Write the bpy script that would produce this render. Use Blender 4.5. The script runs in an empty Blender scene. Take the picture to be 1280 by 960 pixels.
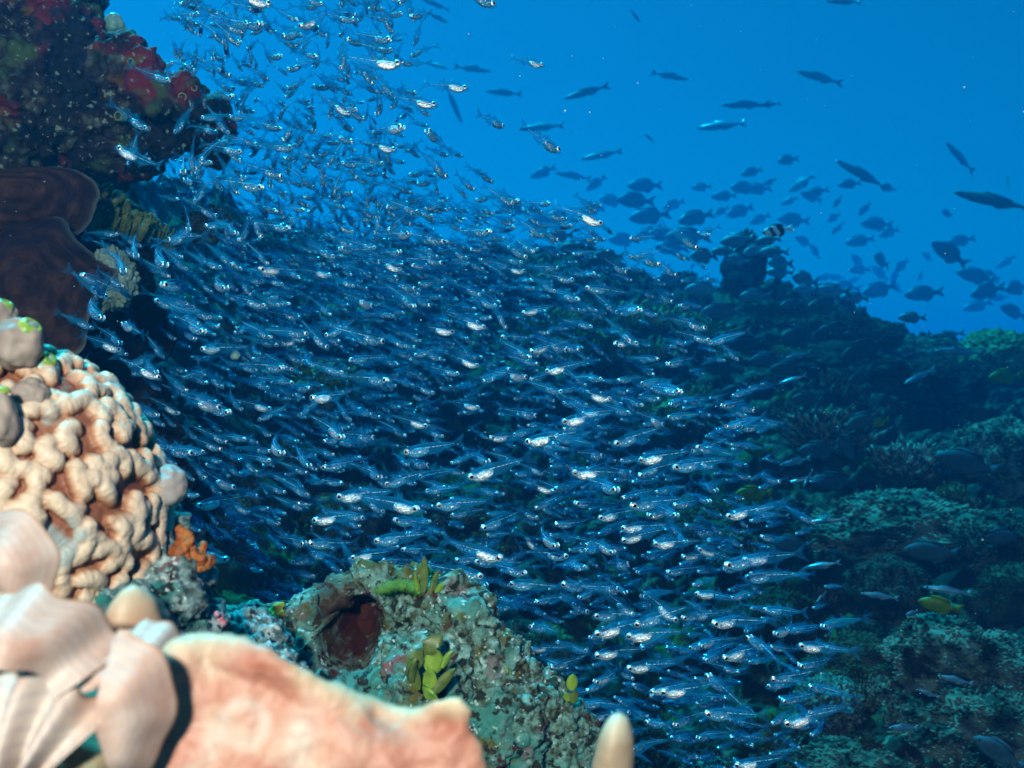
import bpy, bmesh, math, random
import numpy as np
from mathutils import Vector, Matrix

R = math.radians
rng = random.Random(11)
nrg = np.random.RandomState(7)
scene = bpy.context.scene
COL = scene.collection

# ------------------------------------------------------------------ camera, light, exposure
F = 1200.0                                   # focal length in photo pixels (1280 wide)
cam_d = bpy.data.cameras.new('camera'); cam = bpy.data.objects.new('camera', cam_d); COL.objects.link(cam)
cam.location = (0, 0, 0); cam.rotation_euler = (R(90), 0, 0)
cam_d.sensor_width = 36; cam_d.lens = 36 * F / 1280
cam_d.clip_start = 0.02; cam_d.clip_end = 300
cam_d.dof.use_dof = True; cam_d.dof.focus_distance = 0.84; cam_d.dof.aperture_fstop = 14
scene.camera = cam

SUN_EL, SUN_AZ = 60, -38                      # high, a little ahead of the camera and to its left
WATER_TINT = (0.015, 0.63, 1.0)                # daylight after the water above the reef
world = bpy.data.worlds.new('World'); scene.world = world; world.use_nodes = True
wn = world.node_tree.nodes; wl = world.node_tree.links
bg = wn['Background']
sky = wn.new('ShaderNodeTexSky'); sky.sky_type = 'NISHITA'; sky.sun_disc = False
sky.sun_elevation = R(SUN_EL); sky.sun_rotation = R(SUN_AZ)
tint = wn.new('ShaderNodeMix'); tint.data_type = 'RGBA'; tint.blend_type = 'MULTIPLY'; tint.inputs[0].default_value = 1
tint.inputs[7].default_value = (*WATER_TINT, 1)
wl.new(sky.outputs[0], tint.inputs[6]); wl.new(tint.outputs[2], bg.inputs[0])
bg.inputs[1].default_value = 0.042
sun_d = bpy.data.lights.new('sun', 'SUN'); sun_d.energy = 4.4; sun_d.angle = R(0.5); sun_d.color = (0.03, 0.74, 1.0)
sun = bpy.data.objects.new('sun', sun_d); COL.objects.link(sun)
sd = Vector((math.sin(R(SUN_AZ)) * math.cos(R(SUN_EL)), math.cos(R(SUN_AZ)) * math.cos(R(SUN_EL)), math.sin(R(SUN_EL))))
sun.rotation_euler = sd.to_track_quat('Z', 'Y').to_euler()
# the camera's own flash: it gives the near coral its warm colour and the fish their glints
fl_d = bpy.data.lights.new('camera_flash', 'POINT'); fl_d.energy = 35; fl_d.shadow_soft_size = 0.03; fl_d.color = (1.0, 0.87, 0.76)
fl = bpy.data.objects.new('camera_flash', fl_d); COL.objects.link(fl); fl.location = (-0.12, -0.36, 0.24)

vs = scene.view_settings
vs.view_transform = 'Standard'; vs.look = 'None'; vs.gamma = 1; vs.use_curve_mapping = False
vs.exposure = 1.0
cy = scene.cycles
cy.max_bounces = 6; cy.diffuse_bounces = 2; cy.glossy_bounces = 2; cy.transmission_bounces = 2
cy.volume_bounces = 1; cy.transparent_max_bounces = 28
cy.use_denoising = True; cy.caustics_reflective = False; cy.caustics_refractive = False
cy.sample_clamp_indirect = 4
cy.sample_clamp_direct = 0

# ------------------------------------------------------------------ helpers
def P(px, py, d):
    return Vector(((px - 640) / F * d, d, -(py - 480) / F * d))
def pxm(d): return d / F

def tag(o, label=None, cat=None, group=None, kind=None):
    if label: o['label'] = label
    if cat: o['category'] = cat
    if group: o['group'] = group
    if kind: o['kind'] = kind
    return o
def empty(name, loc=(0, 0, 0)):
    o = bpy.data.objects.new(name, None); COL.objects.link(o); o.location = loc; o.empty_display_size = 0.01
    return o
def link(name, me, parent=None, loc=None):
    o = bpy.data.objects.new(name, me); COL.objects.link(o)
    if parent: o.parent = parent
    if loc is not None: o.location = loc
    return o

def np_mesh(name, V, faces, mats, midx=None, smooth=True, attr=None):
    me = bpy.data.meshes.new(name)
    V = np.asarray(V, dtype=np.float32)
    if isinstance(faces, np.ndarray):
        n, k = faces.shape
        me.vertices.add(len(V)); me.vertices.foreach_set('co', V.ravel())
        me.loops.add(n * k); me.loops.foreach_set('vertex_index', faces.astype(np.int32).ravel())
        me.polygons.add(n); me.polygons.foreach_set('loop_start', np.arange(0, n * k, k, dtype=np.int32))
        me.update(calc_edges=True)
    else:
        me.from_pydata(V.tolist(), [], faces); me.update()
    for m in (mats if isinstance(mats, (list, tuple)) else [mats]): me.materials.append(m)
    if midx is not None: me.polygons.foreach_set('material_index', np.asarray(midx, dtype=np.int32))
    me.polygons.foreach_set('use_smooth', np.full(len(me.polygons), smooth))
    if attr:
        for k, v in attr.items():
            a = me.attributes.new(k, 'FLOAT', 'POINT'); a.data.foreach_set('value', np.asarray(v, dtype=np.float32))
    me.validate()
    return me

class MB:
    def __init__(s): s.v = []; s.f = []; s.m = []; s.n = 0
    def add(s, V, faces, m=0):
        V = np.asarray(V, dtype=float); s.v.append(V)
        for f in faces: s.f.append([int(i) + s.n for i in f]); s.m.append(m)
        s.n += len(V)
    def mesh(s, name, mats, smooth=True, attr=None):
        return np_mesh(name, np.concatenate(s.v), s.f, mats, s.m, smooth, attr)
    def arrays(s): return np.concatenate(s.v), s.f, s.m

def tube(pts, rad, k=8, cap=True, flat=1.0):
    pts = [Vector(p) for p in pts]; n = len(pts); V = []; Fc = []
    up = Vector((0, 0, 1)); prev = None
    for i, p in enumerate(pts):
        t = (pts[min(i + 1, n - 1)] - pts[max(i - 1, 0)])
        t = t.normalized() if t.length > 1e-9 else Vector((0, 0, 1))
        if prev is None:
            a = t.orthogonal().normalized()
        else:
            a = prev - t * prev.dot(t); a = a.normalized() if a.length > 1e-6 else t.orthogonal().normalized()
        prev = a; b = t.cross(a)
        for j in range(k):
            w = 2 * math.pi * j / k
            V.append(p + a * (math.cos(w) * rad[i]) + b * (math.sin(w) * rad[i] * flat))
    for i in range(n - 1):
        for j in range(k):
            j2 = (j + 1) % k
            Fc.append((i * k + j, i * k + j2, (i + 1) * k + j2, (i + 1) * k + j))
    if cap:
        Fc.append(tuple(range(k - 1, -1, -1))); Fc.append(tuple((n - 1) * k + j for j in range(k)))
    return [tuple(v) for v in V], Fc

def ellipsoid(c, r, nu=10, nv=8):
    V = []; Fc = []
    for i in range(nv + 1):
        th = math.pi * i / nv
        for j in range(nu):
            ph = 2 * math.pi * j / nu
            V.append((c[0] + r[0] * math.cos(th), c[1] + r[1] * math.sin(th) * math.cos(ph), c[2] + r[2] * math.sin(th) * math.sin(ph)))
    for i in range(nv):
        for j in range(nu):
            j2 = (j + 1) % nu
            Fc.append((i * nu + j, i * nu + j2, (i + 1) * nu + j2, (i + 1) * nu + j))
    return V, Fc

# ---- vectorised noise
def _h(ix, iy, iz, s):
    x = (ix.astype(np.int64) * 374761393 + iy.astype(np.int64) * 668265263 + iz.astype(np.int64) * 2147483647 + s * 1274126177) & 0xffffffff
    x = ((x ^ (x >> 13)) * 1274126177) & 0xffffffff
    x = ((x ^ (x >> 16)) * 2246822519) & 0xffffffff
    return ((x ^ (x >> 15)) & 0xffffff) / float(0xffffff)
def vnoise(p, s=0):
    f = np.floor(p); t = p - f; t = t * t * t * (t * (t * 6 - 15) + 10); i = f.astype(np.int64)
    r = 0
    for dx in (0, 1):
        for dy in (0, 1):
            for dz in (0, 1):
                w = (t[:, 0] if dx else 1 - t[:, 0]) * (t[:, 1] if dy else 1 - t[:, 1]) * (t[:, 2] if dz else 1 - t[:, 2])
                r = r + w * _h(i[:, 0] + dx, i[:, 1] + dy, i[:, 2] + dz, s)
    return r * 2 - 1
def fbm(p, scale, octv=4, s=0, gain=0.5):
    q = np.asarray(p) * scale; a = 1; r = 0; n = 0
    for o in range(octv):
        r = r + a * vnoise(q + 17.3 * o, s + o); n += a; a *= gain; q = q * 2.03
    return r / n
def worley(p, scale, s=0):
    q = np.asarray(p) * scale; f = np.floor(q).astype(np.int64); best = np.full(len(q), 9.0)
    for dx in (-1, 0, 1):
        for dy in (-1, 0, 1):
            for dz in (-1, 0, 1):
                c = f + np.array([dx, dy, dz])
                o = np.stack([_h(c[:, 0], c[:, 1], c[:, 2], s + k) for k in (1, 2, 3)], 1)
                d = ((c + o - q) ** 2).sum(1); best = np.minimum(best, d)
    return np.sqrt(best)

def fuse(balls, voxel, smooth=6):
    """one watertight skin round a set of overlapping balls: (centre, radius or (rx,ry,rz))"""
    mb = MB()
    for c, r in balls:
        rr = (r, r, r) if not hasattr(r, '__len__') else r
        V, Fc = ellipsoid(c, rr, 24, 16); mb.add(V, Fc)
    me = mb.mesh('fuse_tmp', [])
    o = bpy.data.objects.new('fuse_tmp', me); COL.objects.link(o)
    m = o.modifiers.new('r', 'REMESH'); m.mode = 'VOXEL'; m.voxel_size = voxel
    if smooth:
        s = o.modifiers.new('s', 'SMOOTH'); s.iterations = smooth; s.factor = 0.5
    dg = bpy.context.evaluated_depsgraph_get(); ev = o.evaluated_get(dg); m2 = ev.to_mesh()
    n = len(m2.vertices); V = np.empty(n * 3, np.float32); m2.vertices.foreach_get('co', V)
    N = np.empty(n * 3, np.float32); m2.vertices.foreach_get('normal', N)
    Fc = [tuple(p.vertices) for p in m2.polygons]
    ev.to_mesh_clear(); bpy.data.objects.remove(o); bpy.data.meshes.remove(me)
    if Fc and all(len(f) == 4 for f in Fc): Fc = np.array(Fc, np.int32)
    return V.reshape(-1, 3).astype(float), N.reshape(-1, 3).astype(float), Fc

# ------------------------------------------------------------------ materials
def mat(name, cols, scale=40, detail=6, rough=0.6, bump=0.0, bscale=None, spec=0.3, extra=None, attr=None, vary=0, metallic=0, dist=0.0):
    """noise-driven colour ramp on a Principled surface. extra: (colour, scale, lo, hi) blotches. attr: (attribute, colour)"""
    m = bpy.data.materials.new(name); m.use_nodes = True; nt = m.node_tree; n = nt.nodes; l = nt.links
    b = n['Principled BSDF']; b.inputs['Roughness'].default_value = rough; b.inputs['Specular IOR Level'].default_value = spec
    b.inputs['Metallic'].default_value = metallic
    tc = n.new('ShaderNodeTexCoord'); co = tc.outputs['Object']
    nz = n.new('ShaderNodeTexNoise'); nz.inputs['Scale'].default_value = scale; nz.inputs['Detail'].default_value = detail
    nz.inputs['Roughness'].default_value = 0.62; nz.inputs['Distortion'].default_value = dist
    l.new(co, nz.inputs['Vector'])
    cr = n.new('ShaderNodeValToRGB'); e = cr.color_ramp.elements
    while len(e) > 1: e.remove(e[-1])
    for i, (p, c) in enumerate(cols):
        k = e[0] if i == 0 else e.new(p)
        k.position = p; k.color = (*c, 1)
    l.new(nz.outputs['Fac'], cr.inputs[0]); out = cr.outputs[0]
    def mix(fac, a, bcol, mode='MIX'):
        x = n.new('ShaderNodeMix'); x.data_type = 'RGBA'; x.blend_type = mode
        l.new(fac, x.inputs[0]) if not isinstance(fac, float) else setattr(x.inputs[0], 'default_value', fac)
        l.new(a, x.inputs[6])
        if isinstance(bcol, tuple): x.inputs[7].default_value = (*bcol, 1)
        else: l.new(bcol, x.inputs[7])
        return x.outputs[2]
    for i, (c, s, lo, hi) in enumerate(extra or []):
        z = n.new('ShaderNodeTexNoise'); z.inputs['Scale'].default_value = s; z.inputs['Detail'].default_value = 5
        mp = n.new('ShaderNodeVectorMath'); mp.operation = 'ADD'; mp.inputs[1].default_value = (i * 3.7 + 1.1, i * 1.9, i * 5.3)
        l.new(co, mp.inputs[0]); l.new(mp.outputs[0], z.inputs['Vector'])
        mr = n.new('ShaderNodeMapRange'); mr.inputs[1].default_value = lo; mr.inputs[2].default_value = hi
        l.new(z.outputs['Fac'], mr.inputs[0]); out = mix(mr.outputs[0], out, c)
    for a, c in (attr or []):
        at = n.new('ShaderNodeAttribute'); at.attribute_name = a; fo = at.outputs['Fac']
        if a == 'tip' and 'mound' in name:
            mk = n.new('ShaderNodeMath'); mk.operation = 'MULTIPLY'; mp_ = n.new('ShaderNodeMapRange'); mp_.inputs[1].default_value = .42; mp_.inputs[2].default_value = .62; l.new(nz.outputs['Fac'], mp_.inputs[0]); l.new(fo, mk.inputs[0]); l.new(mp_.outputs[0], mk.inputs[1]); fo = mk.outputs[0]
        out = mix(fo, out, c)
    if vary:
        oi = n.new('ShaderNodeObjectInfo'); hs = n.new('ShaderNodeHueSaturation')
        mr = n.new('ShaderNodeMapRange'); mr.inputs[3].default_value = 1 - vary; mr.inputs[4].default_value = 1 + vary
        l.new(oi.outputs['Random'], mr.inputs[0]); l.new(mr.outputs[0], hs.inputs['Value'])
        l.new(out, hs.inputs['Color']); out = hs.outputs[0]
    l.new(out, b.inputs['Base Color'])
    if bump:
        z = n.new('ShaderNodeTexNoise'); z.inputs['Scale'].default_value = bscale or scale * 3; z.inputs['Detail'].default_value = 6
        l.new(co, z.inputs['Vector'])
        bp = n.new('ShaderNodeBump'); bp.inputs['Strength'].default_value = bump; bp.inputs['Distance'].default_value = 0.3 / (bscale or scale * 3)
        l.new(z.outputs['Fac'], bp.inputs['Height']); l.new(bp.outputs[0], b.inputs['Normal'])
    return m

def clear_mat(name, col, tcol, lo, hi, rough=0.3, spec=0.6):
    """see-through tissue: mostly transparent, denser seen edge-on"""
    m = bpy.data.materials.new(name); m.use_nodes = True; nt = m.node_tree; n = nt.nodes; l = nt.links
    b = n['Principled BSDF']; b.inputs['Base Color'].default_value = (*col, 1); b.inputs['Roughness'].default_value = rough
    b.inputs['Specular IOR Level'].default_value = spec
    t = n.new('ShaderNodeBsdfTransparent'); t.inputs[0].default_value = (*tcol, 1)
    lw = n.new('ShaderNodeLayerWeight'); lw.inputs[0].default_value = 0.35
    mr = n.new('ShaderNodeMapRange'); mr.inputs[3].default_value = lo; mr.inputs[4].default_value = hi
    l.new(lw.outputs['Facing'], mr.inputs[0])
    mx = n.new('ShaderNodeMixShader'); l.new(mr.outputs[0], mx.inputs[0]); l.new(t.outputs[0], mx.inputs[1]); l.new(b.outputs[0], mx.inputs[2])
    l.new(mx.outputs[0], n['Material Output'].inputs[0])
    return m

M = {}
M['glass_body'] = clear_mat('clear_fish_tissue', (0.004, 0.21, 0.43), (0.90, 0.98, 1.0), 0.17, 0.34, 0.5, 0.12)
M['glass_far'] = clear_mat('clear_fish_tissue_far', (0.002, 0.26, 0.50), (0.88, 0.98, 1.0), 0.25, 0.40, 0.6, 0.08)  # bluer, denser copy: the blue haze of the school is painted in
M['glass_fin'] = clear_mat('clear_fin_tissue', (0.006, 0.15, 0.32), (0.88, 0.97, 1.0), 0.14, 0.34, 0.5, 0.2)
def silver(name, base, base_metal, thresh, scale, rough, bdist):
    """guanine skin: bright mirror flecks over a base tone; the upper edge of the belly is dark and dull"""
    m = bpy.data.materials.new(name); m.use_nodes = True; nt = m.node_tree; n = nt.nodes; l = nt.links
    b = n['Principled BSDF']; b.inputs['Roughness'].default_value = rough
    tc = n.new('ShaderNodeTexCoord'); nz = n.new('ShaderNodeTexNoise'); nz.inputs['Scale'].default_value = scale; nz.inputs['Detail'].default_value = 3
    l.new(tc.outputs['Object'], nz.inputs['Vector'])
    mr = n.new('ShaderNodeMapRange'); mr.inputs[1].default_value = thresh; mr.inputs[2].default_value = thresh + .06; l.new(nz.outputs['Fac'], mr.inputs[0])
    at = n.new('ShaderNodeAttribute'); at.attribute_name = 'top'
    iv = n.new('ShaderNodeMath'); iv.operation = 'SUBTRACT'; iv.inputs[0].default_value = 1; l.new(at.outputs['Fac'], iv.inputs[1])
    fl_ = n.new('ShaderNodeMath'); fl_.operation = 'MULTIPLY'; l.new(mr.outputs[0], fl_.inputs[0]); l.new(iv.outputs[0], fl_.inputs[1])
    c1 = n.new('ShaderNodeMix'); c1.data_type = 'RGBA'; c1.inputs[6].default_value = (*base, 1); c1.inputs[7].default_value = (.03, .09, .16, 1); l.new(at.outputs['Fac'], c1.inputs[0])
    c2 = n.new('ShaderNodeMix'); c2.data_type = 'RGBA'; l.new(fl_.outputs[0], c2.inputs[0]); l.new(c1.outputs[2], c2.inputs[6]); c2.inputs[7].default_value = (.97, .95, .95, 1)
    l.new(c2.outputs[2], b.inputs['Base Color'])
    m2 = n.new('ShaderNodeMath'); m2.operation = 'MULTIPLY'; m2.inputs[1].default_value = base_metal; l.new(iv.outputs[0], m2.inputs[0])
    m3 = n.new('ShaderNodeMath'); m3.operation = 'MAXIMUM'; l.new(m2.outputs[0], m3.inputs[0]); l.new(fl_.outputs[0], m3.inputs[1])
    m4 = n.new('ShaderNodeMath'); m4.operation = 'MULTIPLY'; m4.inputs[1].default_value = .92; l.new(m3.outputs[0], m4.inputs[0]); l.new(m4.outputs[0], b.inputs['Metallic'])
    z = n.new('ShaderNodeTexNoise'); z.inputs['Scale'].default_value = scale * 1.6; z.inputs['Detail'].default_value = 2; l.new(tc.outputs['Object'], z.inputs['Vector'])
    bp = n.new('ShaderNodeBump'); bp.inputs['Strength'].default_value = 1; bp.inputs['Distance'].default_value = bdist
    l.new(z.outputs['Fac'], bp.inputs['Height']); l.new(bp.outputs[0], b.inputs['Normal'])
    return m
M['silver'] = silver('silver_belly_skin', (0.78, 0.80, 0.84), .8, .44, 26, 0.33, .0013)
M['silver_dim'] = silver('dim_copy_belly_skin', (0.03, 0.22, 0.40), .05, .56, 26, 0.40, .0012)  # dimmer copy for fish not flashing; the missing flash is put into the colour
M['silver_far'] = silver('faint_silver_belly_skin', (0.02, 0.22, 0.42), .05, .57, 560, 0.42, .0012)  # same dim copy for the far fish, flash painted out
M['iris'] = silver('silver_eye_ring', (0.75, 0.78, 0.82), .6, .45, 24, 0.38, .0004)
M['pupil'] = mat('black_pupil', [(0.0, (0.004, 0.004, 0.006))], rough=0.12, spec=0.6)
M['spine'] = mat('pale_spine', [(0.46, (0.02, 0.10, 0.2)), (0.54, (0.5, 0.62, 0.72))], scale=30, detail=1, rough=0.5, spec=0.2)

# ------------------------------------------------------------------ water
haze_m = bpy.data.materials.new('sea_water'); haze_m.use_nodes = True
hn = haze_m.node_tree.nodes; hn.remove(hn['Principled BSDF'])
pv = hn.new('ShaderNodeVolumePrincipled'); pv.inputs['Density'].default_value = 0.18
pv.inputs['Color'].default_value = (0.001, 0.063, 0.143, 1)
pv.inputs['Absorption Color'].default_value = (0.0, 0.70, 0.85, 1)
pv.inputs['Anisotropy'].default_value = 0.45
haze_m.node_tree.links.new(pv.outputs[0], hn['Material Output'].inputs['Volume'])
x0, x1, y0, y1, z0, z1 = -32, 32, -4, 52, -4.0, 3.0
hv = [(x, y, z) for z in (z0, z1) for y in (y0, y1) for x in (x0, x1)]
hf = [(0, 2, 3, 1), (4, 5, 7, 6), (0, 1, 5, 4), (2, 6, 7, 3), (0, 4, 6, 2), (1, 3, 7, 5)]
hz = link('haze', np_mesh('haze', hv, hf, haze_m, smooth=False)); tag(hz, kind='stuff'); hz['label'] = 'clear blue sea water fading the far reef'

# ------------------------------------------------------------------ seabed and reef slope
seabed_m = mat('sandy_seabed', [(0.35, (0.10, 0.09, 0.07)), (0.65, (0.22, 0.2, 0.16))], scale=3, bump=0.4, bscale=12, rough=0.9)
g = np.linspace(-1, 1, 90); gx, gy = np.meshgrid(g * 30, g * 24 + 24)
sv = np.stack([gx.ravel(), gy.ravel(), np.zeros(gx.size)], 1); sv[:, 2] = -2.3 + 0.25 * fbm(sv, 0.35, 4, 3)
def grid_faces(nv, nu):
    i = np.arange(nv - 1)[:, None] * nu + np.arange(nu - 1)[None]
    return np.stack([i, i + 1, i + nu + 1, i + nu], -1).reshape(-1, 4)
tag(link('seabed', np_mesh('seabed', sv, grid_faces(90, 90), seabed_m)), kind='structure')

CREST = np.array([  # px, row, distance of the reef's skyline
    (-700, 60, 2.2), (-300, 80, 2.2), (0, 150, 2.2), (120, 200, 2.6), (220, 262, 3.0), (320, 305, 3.6), (420, 330, 4.2), (520, 332, 4.8),
    (620, 322, 5.4), (720, 330, 5.8), (800, 352, 6.1), (870, 374, 6.3), (930, 364, 6.3), (1000, 380, 6.3), (1080, 408, 6.2),
    (1150, 438, 6.0), (1220, 466, 5.8), (1300, 476, 5.6), (1500, 470, 5.5), (2000, 460, 5.4)])
def crest(px):
    row = np.interp(px, CREST[:, 0], CREST[:, 1]); d = np.interp(px, CREST[:, 0], CREST[:, 2])
    return d, -(row - 480) / F * d
def ground(px, y):
    """height of the reef slope on the line of sight column px at distance y"""
    dc, zc = crest(px)
    zf = np.interp(px, [-200, 300, 640, 1280], [-0.75, -0.85, -0.95, -0.82]); d0 = 1.15
    t = np.clip((y - d0) / (dc - d0), 0, 1)
    s = np.clip(0.55 * t + 0.45 * t * t * (3 - 2 * t), 0, 1)
    s = s + 0.035 * np.sin(t * 17 + px * 0.004) * (1 - t) * np.minimum(1, t * 4)
    z = zf + (zc - zf) * s
    back = np.clip((y - dc) / 4.5, 0, 1)
    return z - back * back * (3 - 2 * back) * (zc + 2.25)
NU, NV = 760, 470
pxs = np.linspace(-420, 1760, NU)
ys = np.concatenate([np.concatenate([1.0 * 6.8 ** np.linspace(0, 1, NV - 50)]), np.linspace(6.85, 13, 50)])
PX, YY = np.meshgrid(pxs, ys)
tv = np.stack([((PX - 640) / F * YY).ravel(), YY.ravel(), ground(PX.ravel(), YY.ravel())], 1)
nrm = np.stack([np.zeros(len(tv)), np.full(len(tv), -0.72), np.full(len(tv), 0.69)], 1)
def roughen(V):
    big = fbm(V, 2.2, 3, 5); med = fbm(V, 7, 3, 9)
    w = worley(V, 6.0, 4); lump = np.clip(1 - w * 1.25, 0, 1)
    w2 = worley(V, 17.0, 8); lump2 = np.clip(1 - w2 * 1.3, 0, 1)
    w3 = worley(V, 42.0, 2); lump3 = np.clip(1 - w3 * 1.3, 0, 1)
    return 0.17 * big + 0.07 * med + 0.10 * lump + 0.05 * lump2 + 0.022 * lump3 + 0.008 * fbm(V, 90, 2, 1)
fade = np.clip((12 - tv[:, 1]) / 4, 0, 1)
dsp = roughen(tv) * fade
tv = tv + nrm * dsp[:, None]
tv[:, 0] += 0.05 * fbm(tv, 6, 2, 33) * fade; tv[:, 2] += 0.03 * fbm(tv, 14, 2, 37) * fade
reef_m = mat('reef_crust', [(0.36, (0.0052, 0.0052, 0.0044)), (0.50, (0.0210, 0.0192, 0.0123)), (0.60, (0.0569, 0.0612, 0.0394)), (0.72, (0.1925, 0.2100, 0.1663))],
             scale=24, detail=9, rough=0.85, bump=1.0, bscale=70, spec=0.15,
             extra=[((0.0525, 0.0744, 0.0131), 4.5, 0.56, 0.66), ((0.0070, 0.0061, 0.0061), 2.2, 0.48, 0.60)])
reef = link('reef_slope', np_mesh('reef_slope', tv, grid_faces(NV, NU), reef_m)); tag(reef, kind='structure')
tvg = tv.reshape(NV, NU, 3)
def on_reef(px, row):
    """point where the sight line of pixel (px,row) first meets the slope"""
    c = int(round((px - pxs[0]) / (pxs[1] - pxs[0]))); c = max(0, min(NU - 1, c))
    colv = tvg[:, c]; rows = 480 - colv[:, 2] / colv[:, 1] * F
    k = np.argmax(rows <= row) if (rows <= row).any() else int(np.argmin(rows))
    v = colv[k]; return Vector((float((px - 640) / F * v[1]), float(v[1]), float(v[2])))

# ------------------------------------------------------------------ corals of the slope
def coral_staghorn(seed, n=70, tips=True):
    r = random.Random(seed); mb = MB()
    for i in range(n):
        a = r.uniform(0, 2 * math.pi); e = r.uniform(0.15, 1.0)
        d = Vector((math.cos(a) * math.cos(e * 1.5), math.sin(a) * math.cos(e * 1.5), math.sin(e * 1.5)))
        L = r.uniform(0.7, 1.0); p0 = d * 0.15 + Vector((r.uniform(-.25, .25), r.uniform(-.25, .25), 0))
        pts = [p0]; q = Vector(p0); dd = Vector(d)
        for k in range(5):
            dd = (dd + Vector((r.uniform(-.25, .25), r.uniform(-.25, .25), r.uniform(-.05, .3)))).normalized(); q = q + dd * L / 5 * 0.85; pts.append(Vector(q))
        w = r.uniform(0.045, 0.065)
        mb.add(*tube(pts, [w * (1 - 0.11 * k) for k in range(5)] + [w * 0.25], 6))
        for s in range(r.randint(2, 4)):
            b = pts[r.randint(2, 4)]; sdv = (dd + Vector((r.uniform(-1, 1), r.uniform(-1, 1), r.uniform(-.3, .8)))).normalized(); l2 = r.uniform(.12, .26)
            mb.add(*tube([b, b + sdv * l2 * .5, b + sdv * l2], [w * .75, w * .6, w * .2], 5))
    V, f, m = mb.arrays()
    return V, f
def coral_fingers(seed, n=46):
    r = random.Random(seed); mb = MB()
    for i in range(n):
        a = r.uniform(0, 2 * math.pi); q = math.sqrt(r.random()) * 0.85
        b = Vector((math.cos(a) * q, math.sin(a) * q, -0.1)); h = r.uniform(.45, .8) * (1.1 - 0.5 * q)
        d = Vector((b.x * .6 + r.uniform(-.2, .2), b.y * .6 + r.uniform(-.2, .2), 1)).normalized(); w = r.uniform(.07, .11)
        pts = [b + d * h * t + Vector((r.uniform(-.02, .02), r.uniform(-.02, .02), 0)) for t in (0, .25, .5, .75, .92, 1.0)]
        mb.add(*tube(pts, [w * 1.1, w, w * 1.05, w * .9, w * .62, w * .15], 8))
        for s in range(2):
            p = pts[r.randint(2, 4)]; e = (d + Vector((r.uniform(-1, 1), r.uniform(-1, 1), .2))).normalized(); l = r.uniform(.1, .2)
            mb.add(*tube([p, p + e * l * .6, p + e * l], [w * .7, w * .6, w * .15], 6))
    V, f, m = mb.arrays(); return V, f
def ico(sub):
    bm = bmesh.new(); bmesh.ops.create_icosphere(bm, subdivisions=sub, radius=1)
    V = np.array([v.co[:] for v in bm.verts]); f = np.array([[v.index for v in q.verts] for q in bm.faces], np.int32); bm.free(); return V, f
ICO5 = ico(5); ICO6 = ico(6)
def coral_head(seed, undercut=0.0):
    V, f = ICO6[0].copy(), ICO6[1]; o = seed * 7.7
    d = 1 + 0.28 * fbm(V + o, 1.3, 3, seed) + 0.16 * np.clip(1 - worley(V + o, 3.2, seed) * 1.2, 0, 1) + 0.13 * np.clip(1 - worley(V + o, 8, seed) * 1.25, 0, 1) + 0.10 * np.clip(1 - worley(V + o, 17, seed) * 1.3, 0, 1)
    V2 = V * d[:, None]; V2[:, 2] *= 0.75
    if undercut:
        low = np.clip(-V2[:, 2] + 0.05, 0, 1); V2[:, :2] *= (1 - undercut * np.clip(low * 2.5, 0, 1))[:, None]
    return V2, f
def coral_table(seed):
    V, f = ICO6[0].copy(), ICO6[1]; o = seed * 5.1
    rad = 1 + 0.3 * fbm(V * [1, 1, 0] + o, 1.8, 3, seed)
    V2 = V * rad[:, None]; up = np.clip(V[:, 2], 0, 1)
    V2[:, 2] = V[:, 2] * 0.2 + 0.06 * up * (1 - worley(V + o, 11, seed) * 1.2) * 2 + 0.07 * fbm(V + o, 2.5, 3, seed) + 0.05 * up * np.clip(1 - worley(V + o, 24, seed) * 1.2, 0, 1)
    V2[:, 2] += 0.18 * (V2[:, 0] ** 2 + V2[:, 1] ** 2) * 0.4
    stem = (V[:, 2] < -0.75)
    V2[stem, 2] -= 0.6; V2[stem, :2] *= 0.7
    return V2, f
def coral_bush(seed, n=260):
    """leafy lettuce-like clump of small curled blades"""
    r = random.Random(seed); mb = MB()
    for i in range(n):
        u = r.uniform(-1, 1); a = r.uniform(0, 6.283); s = math.sqrt(1 - u * u); d = Vector((s * math.cos(a), s * math.sin(a), abs(u)))
        c = d * r.uniform(.5, 1); t = d.cross(Vector((r.uniform(-1, 1), r.uniform(-1, 1), r.uniform(-1, 1)))).normalized(); b = d.cross(t)
        w = r.uniform(.07, .15); h = r.uniform(.10, .22)
        V = [c - t * w * .4, c + t * w * .4, c + t * w + d * h * .6 + b * .03, c + t * w * .5 + d * h, c - t * w * .5 + d * h + b * .04, c - t * w + d * h * .6]
        mb.add([tuple(v) for v in V], [(0, 1, 2, 3, 4, 5)])
    core = ellipsoid((0, 0, 0.2), (.62, .62, .55), 12, 8); mb.add(*core)
    V, f, m = mb.arrays(); return V, f

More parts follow.
